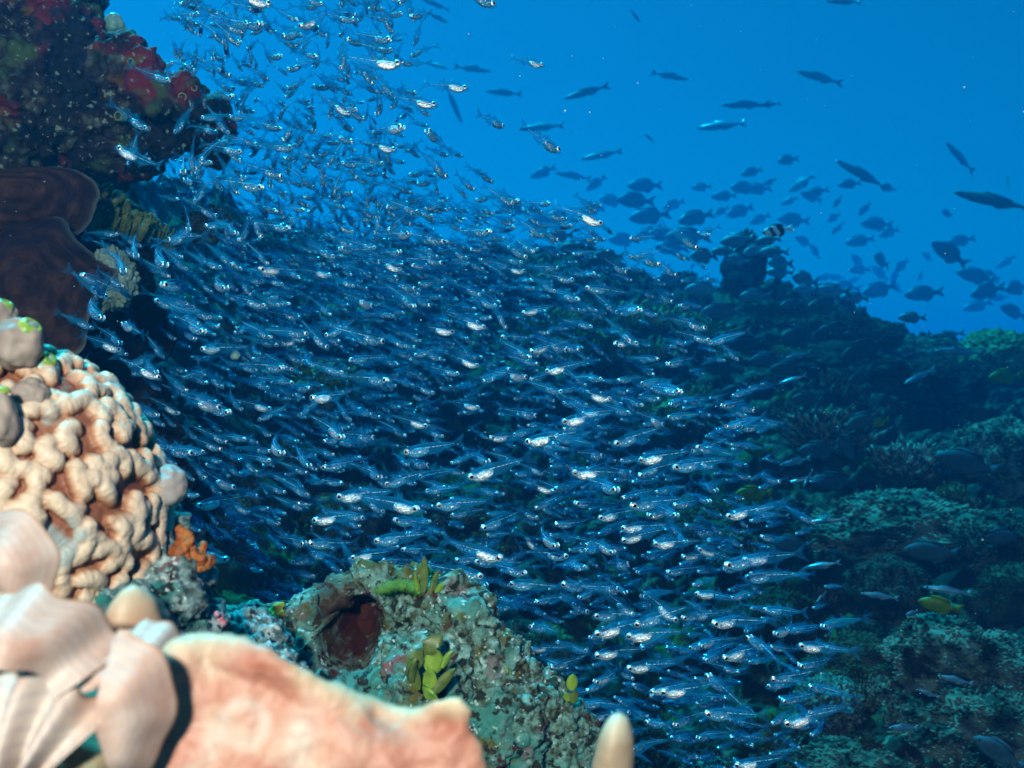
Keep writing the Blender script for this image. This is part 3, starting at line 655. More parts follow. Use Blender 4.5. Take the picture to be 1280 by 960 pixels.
org_m = mat('orange_sponge_skin', [(0.3, (0.131, 0.028, 0.005)), (0.55, (0.279, 0.074, 0.009)), (0.72, (0.209, 0.149, 0.046))], scale=120, rough=.6, bump=.8, bscale=300)
def lumps(name, balls, vox, m, label, cat, amp=.002, sc=120, sm=3):
    V, N, Fc = fuse([(tuple(P(x, y, d)), r * pxm(d)) for x, y, r, d in balls], vox, sm); V = V + N * (amp * fbm(V, sc, 4, 4) * 1.6)[:, None]
    return tag(link(name, np_mesh(name, V, Fc, m)), label, cat)
lumps('orange_sponge', [(228, 672, 9, .462), (236, 684, 11, .462), (244, 698, 11, .463), (247, 712, 8, .465), (238, 700, 8, .46), (252, 690, 6, .47), (222, 664, 6, .463), (230, 690, 8, .462), (241, 676, 6, .465), (254, 705, 7, .467), (236, 710, 6, .463)], .0006, org_m, 'bright orange sponge on the edge of the blue-grey rock', 'sponge', .0042, 150, 4)
pk_m = mat('pink_knob_skin', [(0.3, (0.280, 0.070, 0.098)), (0.7, (0.434, 0.196, 0.238))], scale=150, rough=.5, bump=.4, bscale=400)
lumps('pink_sponge', [(268, 776, 6, .47), (275, 771, 6, .47), (271, 768, 4, .465), (278, 779, 4, .47)], .0006, pk_m, 'tiny pink knobby sponge beside the leather coral', 'sponge', .0008, 300)

# ------------------------------------------------------------------ central crusted rock
CR = [(560, 960, 150, .70), (470, 900, 110, .68), (420, 850, 85, .665), (395, 815, 55, .66), (385, 780, 34, .66), (440, 765, 36, .675), (470, 745, 30, .68), (515, 755, 40, .68), (550, 760, 34, .675), (575, 790, 42, .66),
      (500, 790, 40, .68), (480, 850, 60, .66), (540, 850, 70, .65), (600, 830, 50, .66), (635, 850, 44, .67), (650, 890, 60, .67), (680, 930, 60, .68), (700, 980, 60, .69), (600, 910, 90, .66), (345, 800, 34, .68), (310, 830, 60, .70), (360, 880, 100, .70), (495, 736, 20, .685), (410, 768, 22, .66), (325, 775, 16, .69), (290, 790, 22, .7)]
V, N, Fc = fuse([(tuple(P(x, y, d)), r * pxm(d)) for x, y, r, d in CR], .0015, 3)
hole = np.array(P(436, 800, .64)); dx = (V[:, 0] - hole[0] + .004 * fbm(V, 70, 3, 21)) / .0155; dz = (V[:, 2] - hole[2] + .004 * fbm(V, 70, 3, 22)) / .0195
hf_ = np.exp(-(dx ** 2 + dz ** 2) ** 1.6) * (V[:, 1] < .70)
dark2 = np.exp(-(((V[:, 0] - P(415, 755, .65)[0]) / .013) ** 2 + ((V[:, 2] - P(415, 760, .65)[2]) / .010) ** 2)) * (V[:, 1] < .70)
d = .010 * fbm(V, 32, 4, 2) + .008 * np.clip(1 - worley(V, 55, 3) * 1.25, 0, 1) + .0045 * np.clip(1 - worley(V, 130, 4) * 1.3, 0, 1) + .0026 * np.clip(1 - worley(V, 280, 7) * 1.3, 0, 1) + .0030 * fbm(V, 260, 3, 6)
V = V + N * d[:, None]; V[:, 1] += .065 * hf_
crm = mat('crusted_reef_rock', [(0.33, (0.012, 0.014, 0.010)), (0.43, (0.054, 0.072, 0.042)), (0.52, (0.102, 0.192, 0.156)), (0.62, (0.156, 0.300, 0.264)), (0.74, (0.336, 0.432, 0.384))], scale=140, detail=10, rough=.85, bump=1.0, bscale=520, spec=.2,
          extra=[((0.042, 0.180, 0.150), 22, .50, .62), ((0.156, 0.084, 0.090), 34, .58, .66), ((0.084, 0.072, 0.012), 26, .52, .60), ((0.012, 0.017, 0.012), 120, .55, .61), ((0.312, 0.432, 0.396), 230, .62, .66), ((0.072, 0.014, 0.012), 60, .63, .68)],
          attr=[('hole', (0.038, 0.005, 0.002)), ('brown_patch', (0.042, 0.014, 0.005))])  # dark red inside the hollow, dark brown patch above it
tag(link('crusted_boulder', np_mesh('crusted_boulder', V, Fc, crm, attr={'hole': np.clip(hf_ * 2.0 * (.7 + .6 * fbm(V, 150, 2, 5)), 0, 1), 'brown_patch': np.clip(dark2 * 1.1, 0, .9)})), 'turquoise and pink crusted boulder with a dark red hollow at bottom centre', 'boulder')
BV = V
def on_boulder(px, row, lift=0.0):
    q = np.stack([BV[:, 0] / BV[:, 1] * F + 640, 480 - BV[:, 2] / BV[:, 1] * F], 1); e = ((q - (px, row)) ** 2).sum(1)
    k = np.argsort(e)[:40]; k = k[np.argmin(BV[k, 1])]; v = Vector(BV[k]); v.y -= lift; return v
# leafy green alga: fleshy discs on short stalks
leaf_l = mat('light_green_leaf', [(0.35, (0.140, 0.238, 0.021)), (0.65, (0.238, 0.350, 0.042))], scale=120, rough=.4, spec=.5)
leaf_d = mat('olive_green_leaf', [(0.35, (0.05, 0.08, 0.015)), (0.65, (0.13, 0.17, 0.03))], scale=160, rough=.45, spec=.5)
def leaf_mesh(w, h, curl, m, seed):
    r = random.Random(seed); nu, nv = 9, 10; V = []
    for side in (0, 1):
        for i in range(nv):
            t = i / (nv - 1); ww = w * math.sqrt(max(0.0, math.sin(math.pi * min(1, .03 + .97 * t) ** .8))) * .5
            for j in range(nu):
                s = j / (nu - 1) * 2 - 1
                V.append((s * ww, curl * (t * t) + .18 * w * s * s - side * .0006, t * h + .02 * w * math.sin(s * 5 + seed)))
    a = grid_faces(nv, nu); f = [tuple(q) for q in a[:, ::-1]] + [tuple(q + nu * nv) for q in a]
    for i in range(nv - 1):
        for j in (0, nu - 1):
            p, q = i * nu + j, (i + 1) * nu + j; f.append((p, q, q + nu * nv, p + nu * nv))
    return np_mesh('leaf', V, f, m)
al = empty('leafy_alga', on_boulder(540, 862)); tag(al, 'clump of round green leaves growing on the crusted boulder', 'alga')
for i, (x, y, w, h, rx, ry, rz, m) in enumerate([(541, 842, 24, 30, -.15, .12, .2, leaf_l), (546, 812, 34, 20, -.6, -1.1, .1, leaf_d), (528, 830, 32, 20, .3, -1.2, 0, leaf_d), (524, 862, 14, 44, 0, -.35, .4, leaf_d), (535, 865, 18, 30, 0, .15, -.3, leaf_l),
      (541, 868, 14, 40, 0, .7, .2, leaf_d), (516, 852, 16, 30, .1, -.1, .9, leaf_d), (553, 835, 10, 22, 0, .5, .7, leaf_l), (532, 872, 26, 16, .4, .9, 0, leaf_l)]):
    o = link('leaf', leaf_mesh(w * pxm(.62), h * pxm(.62), -.003, m, i), al); o.location = Vector(P(x, y, al.location.y - .012 - .0015 * i)) - al.location; o.rotation_euler = (rx, ry, rz)
al2 = empty('leafy_alga', P(715, 880, .655)); tag(al2, 'small two-leaved green alga at the right rim of the boulder', 'alga')
for i, (x, y, w, h, ry, m) in enumerate([(715, 863, 15, 21, .05, leaf_l), (716, 879, 12, 17, .2, leaf_d), (711, 876, 9, 12, -.5, leaf_l)]):
    o = link('leaf', leaf_mesh(w * pxm(.65), h * pxm(.65), -.002, m, i + 20), al2); o.location = Vector(P(x, y, .65)) - al2.location; o.rotation_euler = (0, ry, .2)
al3 = empty('leafy_alga', on_boulder(530, 738)); tag(al3, 'upright dark green blade alga on top of the boulder', 'alga')
for i, (x, y, w, h, ry, m) in enumerate([(530, 740, 10, 45, .02, leaf_d), (538, 742, 8, 30, .3, leaf_d), (524, 742, 7, 26, -.3, leaf_l), (546, 742, 12, 14, .7, leaf_l)]):
    o = link('leaf', leaf_mesh(w * pxm(.67), h * pxm(.67), -.003, m, i + 30), al3); o.location = Vector(P(x, y, al3.location.y - .004)) - al3.location; o.rotation_euler = (0, ry, .3 * i)
def turf(name, px, row, wpx, hpx, d, n, m, label, seed, thick=1.0, branch=False):
    r = random.Random(seed); mb = MB()
    for i in range(n):
        x = r.gauss(0, .45) * wpx * pxm(d); y = r.gauss(0, .3) * wpx * pxm(d); h = hpx * pxm(d) * r.uniform(.5, 1)
        lean = Vector((x * .25 + r.gauss(0, .25) * h, y * .5, h)); b = Vector((x, y, -.1 * h - abs(x) * .25)); w = thick * pxm(d)
        pts = [b, b + lean * .5 + Vector((r.gauss(0, .08) * h, 0, 0)), b + lean]
        mb.add(*tube(pts, [w, w * .9, w * .4], 5))
        if branch:
            for s in range(4):
                e = b + lean * r.uniform(.4, .95); q = Vector((r.gauss(0, 1), r.gauss(0, 1), .8)).normalized() * h * .35; mb.add(*tube([e, e + q], [w * .7, w * .5], 5))
    return tag(link(name, mb.mesh(name, m), None, P(px, row, d)), label, 'alga' if not branch else 'soft coral')
moss_m = mat('bright_green_turf', [(0.35, (0.05, 0.16, 0.03)), (0.65, (0.14, 0.32, 0.06))], scale=200, rough=.6)
turf('turf_alga', 500, 736, 22, 13, .655, 800, moss_m, 'rounded cushion of bright green turf on top of the boulder', 1, .55)
ice_m = mat('pale_blue_soft_coral', [(0.35, (0.18, 0.34, 0.38)), (0.65, (0.42, 0.58, 0.62))], scale=200, rough=.6)
for i, (x, y, h) in enumerate([(596, 772, 18), (614, 790, 18), (626, 802, 14), (640, 822, 12)]):
    turf('soft_coral', x, y, 10, h, .655, 16, ice_m, ['pale blue soft coral tuft highest on the right rim of the boulder', 'pale blue soft coral tuft second from the top of the right rim', 'pale blue soft coral tuft third from the top of the right rim', 'smallest pale blue soft coral tuft low on the right rim'][i], 10 + i, .9, True)
yel_m = mat('yellow_red_sponge', [(0.35, (0.36, 0.08, 0.01)), (0.5, (0.40, 0.32, 0.02)), (0.65, (0.26, 0.36, 0.04))], scale=80, rough=.6, bump=.6, bscale=300)
lumps('yellow_sponge', [(341, 766, 7, .655), (349, 760, 8, .655), (346, 772, 8, .652), (353, 767, 6, .65), (338, 774, 5, .655), (343, 782, 5, .65)], .0009, yel_m, 'yellow and red sponge at the left shoulder of the boulder', 'sponge', .0015, 200)
ylw_m = mat('yellow_green_tuft', [(0.35, (0.20, 0.26, 0.02)), (0.65, (0.34, 0.40, 0.06))], scale=200, rough=.6)
turf('turf_alga', 628, 838, 9, 9, .64, 40, ylw_m, 'little yellow-green alga tuft on the right flank of the boulder', 5, 1.6)

# ------------------------------------------------------------------ leather coral, fan alga and finger corals right in front of the lens
lea_m = mat('peach_leather_coral_skin', [(0.28, (0.20, 0.065, 0.038)), (0.42, (0.285, 0.125, 0.082)), (0.55, (0.325, 0.18, 0.125)), (0.68, (0.34, 0.25, 0.18))], scale=22, detail=8, rough=.55, spec=.3, bump=.6, bscale=420, dist=.8,
            extra=[((0.34, 0.27, 0.21), 38, .56, .64), ((0.24, 0.08, 0.05), 30, .58, .68)], attr=[('rim', (0.34, 0.31, 0.20)), ('scar', (0.35, 0.28, 0.23))])
D = .27
EP = np.array([(196, 824), (214, 800), (240, 791), (280, 787), (318, 790), (345, 803), (370, 826), (395, 848), (425, 866), (460, 878), (500, 884), (525, 880), (545, 868), (566, 866), (586, 876), (592, 892), (588, 906), (598, 930), (606, 962)], float)
LB = []
for k in range(len(EP) - 1):
    for t in np.linspace(0, 1, 6)[:-1]:
        q = EP[k] + (EP[k + 1] - EP[k]) * t; tg = EP[k + 1] - EP[k]; nn = np.array([-tg[1], tg[0]]); nn /= np.hypot(*nn)
        rr = 25 + 5 * math.sin(q[0] * .045) if q[0] < 535 else 15
        LB.append((q[0] + nn[0] * rr, q[1] + nn[1] * rr, rr, .27 + .004 * math.sin(q[0] * .03)))
LB += [(535, 930, 34, .27), (560, 935, 30, .268), (575, 975, 34, .268), (540, 970, 50, .27), (490, 960, 56, .27), (430, 950, 64, .27), (370, 930, 72, .272), (310, 895, 78, .275), (250, 880, 66, .275), (240, 960, 66, .27), (320, 985, 80, .27),
       (222, 890, 34, .272), (215, 960, 40, .27), (400, 1010, 80, .27), (520, 1020, 70, .275), (190, 930, 22, .275), (200, 870, 20, .275), (172, 900, 34, .278), (168, 965, 40, .278), (176, 845, 26, .28), (150, 940, 40, .285)]
V, N, Fc = fuse([(tuple(P(x, y, d)), (r * pxm(d), r * pxm(d) * .8, r * pxm(d))) for x, y, r, d in LB], .0012, 26)
V = V + N * (.0034 * fbm(V, 45, 3, 2) + .0009 * fbm(V, 160, 3, 5) + .0004 * fbm(V, 500, 2, 6))[:, None]
sx_ = V[:, 0] / V[:, 1] * F + 640; sy_ = 480 - V[:, 2] / V[:, 1] * F
edge = np.interp(sx_, [190, 215, 290, 340, 380, 440, 520, 545, 580, 592, 605], [800, 790, 785, 795, 832, 870, 884, 868, 870, 890, 930])
rimv = np.clip(1 - (sy_ - edge) / 46 + .5 * fbm(V, 70, 3, 9), 0, 1) ** 1.3
scar = np.exp(-(((sx_ - 375) / 16) ** 2 + ((sy_ - 918) / 30) ** 2)) + np.exp(-(((np.hypot(sx_ - 305, sy_ - 905)) - 26) / 8) ** 2) * .7 + np.exp(-(((sx_ - 265) / 12) ** 2 + ((sy_ - 925) / 24) ** 2)) * .8
link_o = link('leather_coral', np_mesh('leather_coral', V, Fc, lea_m, attr={'rim': rimv * .9, 'scar': np.clip(scar * (1 + .5 * fbm(V, 120, 3, 4)), 0, .9)})); tag(link_o, 'large peach leather coral with a cream rim in front of the boulder', 'coral')
fing_m = mat('peach_finger_skin', [(0.35, (0.260, 0.140, 0.079)), (0.65, (0.288, 0.195, 0.130))], scale=30, rough=.5, bump=.2, bscale=300, attr=[('tip', (0.307, 0.279, 0.195))])
def finger(base, top, w0, w1, d, label, flat=.8, seed=0, m=None):
    b, t = P(*base, d), P(*top, d); n = 22; pts = []; rad = []
    for i in range(n):
        u = i / (n - 1); pts.append(b.lerp(t, u) + Vector((math.sin(u * 2.2 + seed) * .0012, 0, 0))); e = max(0.0, (u - .55) / .45)
        rad.append((w0 + (w1 - w0) * u) * pxm(d) * math.sqrt(max(.0016, 1 - e ** 2.4)))
    V, f = tube(pts, rad, 24, True, flat); V = np.array(V); tip = np.repeat(np.clip((np.linspace(0, 1, n) - .72) * 3.4, 0, 1), 24)
    V += (.0009 * fbm(V, 130, 4, seed) + .0004 * worley(V, 700, seed))[:, None]
    return tag(link('finger_coral', np_mesh('finger_coral', V, f, m or fing_m, attr={'tip': tip})), label, 'coral')
finger((150, 870), (167, 731), 50, 30, .30, 'stubby peach coral finger between the fan algae and the leather coral', .7, 1)
fing2_m = mat('tan_finger_skin', [(0.35, (0.190, 0.134, 0.084)), (0.65, (0.258, 0.202, 0.134))], scale=30, rough=.5, bump=.2, bscale=300, attr=[('tip', (0.336, 0.347, 0.258))])
finger((755, 1010), (779, 891), 34, 24, .30, 'lone tan coral finger with a pale tip at the bottom edge', .8, 2, fing2_m)
finger((420, 1200), (760, 1010), 60, 36, .30, 'thick coral branch below the frame that carries the tan finger', .8, 3, fing2_m)

def fan(name, c, a0, a1, rad, d, bend, label, seed, parent=None, ax=1.0, base_off=0.0):
    """fan alga blade: a curled sector with concentric growth bands, thin but solid"""
    nu, nr = 60, 44; V = []; bands = []; rim = []
    for side in (0, 1):
        for i in range(nr):
            t = i / (nr - 1)
            for j in range(nu):
                s = j / (nu - 1); a = R(a0 + (a1 - a0) * s); rr = rad * (1 + .05 * math.sin(s * 9 + seed) + .03 * math.sin(s * 23 + seed * 2)) * (base_off + (1 - base_off) * t)
                x = c[0] + math.cos(a) * rr * ax; y = c[1] - math.sin(a) * rr
                q = P(x, y, d); dd = bend(t, s) + .0011 * math.sin(a * 3.3 + seed) * t + .0006 * math.sin(t * 9 + a) + .0022 * (1 if side else 0) * math.sqrt(max(0, 1 - t ** 8))
                V.append((q.x, d + dd, q.z)); bands.append(t); rim.append(max(0, (t - .95) * 20))
    a = grid_faces(nr, nu); f = [tuple(q) for q in a] + [tuple(q[::-1] + nu * nr) for q in a]
    for i in range(nr - 1):
        for j in (0, nu - 1):
            p, q = i * nu + j, (i + 1) * nu + j; f.append((p, q, q + nu * nr, p + nu * nr))
    for j in range(nu - 1):
        for i in (0, nr - 1):
            p, q = i * nu + j, i * nu + j + 1; f.append((p, q, q + nu * nr, p + nu * nr))
    o = link(name, np_mesh(name, V, f, fan_m, attr={'band': np.array(bands), 'rim': np.array(rim)}), parent)
    if label: tag(o, label, 'alga', 'banded fan algae')
    return o
def fan_material():
    m = mat('banded_fan_alga_skin', [(0.34, (0.25, 0.115, 0.075)), (0.48, (0.33, 0.225, 0.175)), (0.62, (0.37, 0.31, 0.27))], scale=34, detail=5, rough=.5, spec=.3, bump=.15, bscale=200)
    nt = m.node_tree; n = nt.nodes; l = nt.links; b = n['Principled BSDF']; src = b.inputs['Base Color'].links[0].from_socket
    at = n.new('ShaderNodeAttribute'); at.attribute_name = 'band'
    nz = n.new('ShaderNodeTexNoise'); nz.inputs['Scale'].default_value = 25; tc = n.new('ShaderNodeTexCoord'); l.new(tc.outputs['Object'], nz.inputs['Vector'])
    ma = n.new('ShaderNodeMath'); ma.operation = 'MULTIPLY_ADD'; ma.inputs[1].default_value = .18; l.new(nz.outputs['Fac'], ma.inputs[0]); l.new(at.outputs['Fac'], ma.inputs[2])
    w = n.new('ShaderNodeMath'); w.operation = 'MULTIPLY'; w.inputs[1].default_value = 60; l.new(ma.outputs[0], w.inputs[0])
    si = n.new('ShaderNodeMath'); si.operation = 'SINE'; l.new(w.outputs[0], si.inputs[0])
    mr = n.new('ShaderNodeMapRange'); mr.inputs[1].default_value = .1; mr.inputs[2].default_value = 1; mr.inputs[4].default_value = .35; l.new(si.outputs[0], mr.inputs[0])
    mx = n.new('ShaderNodeMix'); mx.data_type = 'RGBA'; l.new(mr.outputs[0], mx.inputs[0]); l.new(src, mx.inputs[6]); mx.inputs[7].default_value = (.24, .19, .20, 1)
    ar = n.new('ShaderNodeAttribute'); ar.attribute_name = 'rim'; m2 = n.new('ShaderNodeMix'); m2.data_type = 'RGBA'; l.new(ar.outputs['Fac'], m2.inputs[0]); l.new(mx.outputs[2], m2.inputs[6]); m2.inputs[7].default_value = (.28, .17, .11, 1)
    l.new(m2.outputs[2], b.inputs['Base Color']); return m
fan_m = fan_material()
fan('fan_alga', (-10, 716), -95, 110, 74, .30, lambda t, s: .012 * t * t - .006 * math.sin(s * 3.1), 'round lavender fan alga with fine growth rings at the left edge', 1)
fan('fan_alga', (120, 905), -85, 92, 102, .236, lambda t, s: .014 * t * t, 'upright pale pink fan alga touching the leather coral', 2, None, .72)
fan('fan_alga', (10, 1010), 42, 112, 158, .246, lambda t, s: -.008 * t + .02 * (t ** 3) + .004 * math.sin(s * 16), 'streaky pink fan alga in the bottom left corner', 3)
fan('fan_alga', (-30, 940), 34, 112, 196, .25, lambda t, s: .018 * t * t - .01 * s + .004 * math.sin(s * 11), 'broad whitish fan alga sloping down from the left edge', 4, None, 1.0, .62)
fan('fan_alga', (140, 900), 52, 140, 94, .255, lambda t, s: .026 * t * t, 'pale fan alga with a rolled upper edge beside the coral finger', 5, None, .9, .5)
hold_m = mat('olive_holdfast', [(0.35, (0.10, 0.08, 0.04)), (0.65, (0.30, 0.24, 0.15))], scale=60, rough=.8, bump=.8, bscale=200)
lumps('crusted_rock', [(20, 900, 90, .29), (90, 950, 90, .285), (60, 990, 80, .26), (-30, 830, 80, .30), (150, 900, 40, .30), (180, 960, 50, .30), (192, 890, 26, .285), (196, 850, 18, .282)], .0016, hold_m, 'olive rock that the fan algae grow on in the lower left corner', 'rock', .003, 80)

# drifting specks in the water
sn_m = mat('drifting_speck', [(0.3, (0.5, 0.5, 0.48)), (0.7, (0.7, 0.7, 0.68))], scale=100, rough=.8)
rs = random.Random(77); mb = MB()
for i in range(420):
    d = rs.uniform(.45, 2.6); V, f = ellipsoid(P(rs.uniform(-60, 1340), rs.uniform(-40, 1000), d), (rs.uniform(.5, 1.1) * 5e-4 * (.5 + .5 * d),) * 3, 6, 4); mb.add(V, f)
tag(link('drifting_specks', mb.mesh('drifting_specks', sn_m)), 'tiny pale specks drifting in the water', 'plankton', None, 'stuff')
#END_FG
#BEGIN_FISH
# ------------------------------------------------------------------ glassfish: see-through body, silver belly, big ringed eye
def body_sections(prof, k, bend):
    V = []
    for x, ht, hb, w in prof:
        for j in range(k):
            a = 2 * math.pi * j / k; c, s = math.cos(a), math.sin(a)
            V.append((x, w * c, (ht if s > 0 else hb) * s))
    return V
def bendf(V, bend):
    V = np.array(V, float); t = np.clip(.22 - V[:, 0], 0, 1); V[:, 1] += bend * t * t * 1.6; return V
GP = [(.5, .004, .004, .003), (.485, .022, .026, .016), (.45, .048, .05, .034), (.40, .070, .070, .046), (.33, .088, .088, .052), (.24, .098, .100, .052), (.14, .098, .098, .047), (.02, .088, .085, .038),
      (-.10, .068, .064, .028), (-.20, .046, .044, .018), (-.28, .032, .031, .012), (-.335, .028, .028, .008)]
def loft(V, n, k):
    f = [(i * k + j, i * k + (j + 1) % k, (i + 1) * k + (j + 1) % k, (i + 1) * k + j) for i in range(n - 1) for j in range(k)]
    f.append(tuple(range(k - 1, -1, -1))); f.append(tuple((n - 1) * k + j for j in range(k))); return f
def fin(pts, th=.004):
    """a thin two-sided fin from an outline in the fish's mid plane (x,z)"""
    n = len(pts); V = [(x, th, z) for x, z in pts] + [(x, -th, z) for x, z in pts]
    f = [tuple(range(n)), tuple(range(2 * n - 1, n - 1, -1))] + [(i, n + i, n + (i + 1) % n, (i + 1) % n) for i in range(n)]
    return V, f
def glass_parts(k=12, bend=0.0, simple=False):
    """list of (part, parent part, verts, faces, material)"""
    out = []
    prof = GP if not simple else GP[::2] + [GP[-1]]
    out.append(('body', None, bendf(body_sections(prof, k, bend), bend), loft(None, len(prof), k), 'glass_body'))
    n = (12, 9) if not simple else (7, 5)
    V, f = ellipsoid((.235, 0, -.026), (.160, .055, .074), *n); V = np.array(V); V[:, 1] = np.sign(V[:, 1]) * .055 * np.abs(V[:, 1] / .055) ** .55
    V += (.008 * fbm(V + 3, 26, 2, 4))[:, None] * np.array([0, 1, .6]); V[:, 2] += .02 * np.clip(.2 - V[:, 0], 0, 1) * 2
    out.append(('belly', None, V, f, 'silver'))
    for s in (1, -1):
        V, f = ellipsoid((.402, s * .041, .014), (.046, .019, .046), *((12, 8) if not simple else (8, 5)))
        out.append(('eye', None, np.array(V), f, 'iris'))
        V, f = ellipsoid((.404, s * .054, .014), (.026, .010, .026), *((10, 6) if not simple else (6, 4)))
        out.append(('pupil', 'eye', np.array(V), f, 'pupil'))
    V, f = ellipsoid((.345, 0, -.010), (.042, .052, .058), *((10, 6) if not simple else (7, 5)))
    out.append(('gill_cover', None, np.array(V), f, 'silver'))
    V, f = tube([(.20, 0, .032), (.08, 0, .022), (-.06, 0, .012), (-.2, 0, .004), (-.31, 0, 0)], [.007, .0065, .006, .005, .003], 6 if not simple else 4)
    out.append(('spine', None, bendf(V, bend), f, 'spine'))
    tail = [(-.32, .024), (-.40, .075), (-.50, .125), (-.475, .06), (-.435, 0), (-.475, -.06), (-.50, -.125), (-.40, -.075), (-.32, -.024)]
    V, f = fin(tail); out.append(('tail_fin', None, bendf(V, bend), f, 'glass_fin'))
    V, f = fin([(.20, .088), (.155, .185), (.145, .12), (.10, .165), (.105, .10), (.07, .13), (.05, .082)]); out.append(('dorsal_fin', None, bendf(V, bend), f, 'glass_fin'))
    V, f = fin([(.0, .080), (-.045, .165), (-.075, .11), (-.115, .10), (-.14, .056)]); out.append(('dorsal_fin', None, bendf(V, bend), f, 'glass_fin'))
    V, f = fin([(.02, -.078), (-.03, -.150), (-.07, -.10), (-.13, -.085), (-.17, -.048)]); out.append(('anal_fin', None, bendf(V, bend), f, 'glass_fin'))
    return out
GM = ['glass_body', 'silver', 'iris', 'pupil', 'spine', 'glass_fin']
topv = lambda V: np.clip((np.asarray(V)[:, 2] - .004) / .022, 0, 1)
BENDS = [0.0, .22, -.22, .55, -.55]
detail_sets = []; detail_dim = []; joined = []; joined_dim = []
for bnd in BENDS:
    ps = glass_parts(12, bnd)
    detail_sets.append([(nm, par, np_mesh(nm, V, f, M[m], attr={'top': topv(V) if m == 'silver' else np.zeros(len(V))})) for nm, par, V, f, m in ps])
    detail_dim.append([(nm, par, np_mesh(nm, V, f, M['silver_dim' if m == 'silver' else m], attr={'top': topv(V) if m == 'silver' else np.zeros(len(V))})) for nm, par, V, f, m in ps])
    mb = MB()
    tp = []
    for nm, par, V, f, m in glass_parts(9, bnd, True): mb.add(V, f, GM.index(m)); tp.append(topv(V) if m == 'silver' else np.zeros(len(V)))
    tp = np.concatenate(tp)
    joined.append((mb.mesh('glassfish', [M[x] for x in GM], True, {'top': tp}), mb.arrays(), tp))
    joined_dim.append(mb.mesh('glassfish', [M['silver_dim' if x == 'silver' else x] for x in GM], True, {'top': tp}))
def heading(ang, yaw, roll=0.0):
    """rotation whose +x is the swimming direction: ang = angle in the picture plane, yaw = turn away from it"""
    f = Vector((math.cos(ang) * math.cos(yaw), math.sin(yaw), math.sin(ang) * math.cos(yaw)))
    up = Vector((0, 0, 1)); up = (up - f * f.dot(up)); up = up.normalized() if up.length > .05 else Vector((0, 1, 0))
    lft = up.cross(f); m = Matrix((f, lft, up)).transposed().to_4x4()
    return m @ Matrix.Rotation(roll, 4, 'X')
rf = random.Random(23)
def place(o, eye_px, eye_row, d, ang, yaw, L, flat=False, off=.40):
    mt = heading(ang, yaw, rf.gauss(0, .12) if not flat else -math.copysign(.10, math.cos(ang)) + rf.gauss(0, .04)); e = P(eye_px, eye_row, d)
    loc = e - (mt.to_3x3() @ Vector((off, 0, .014))) * L
    o.matrix_world = Matrix.Translation(loc) @ mt @ Matrix.Scale(L, 4)

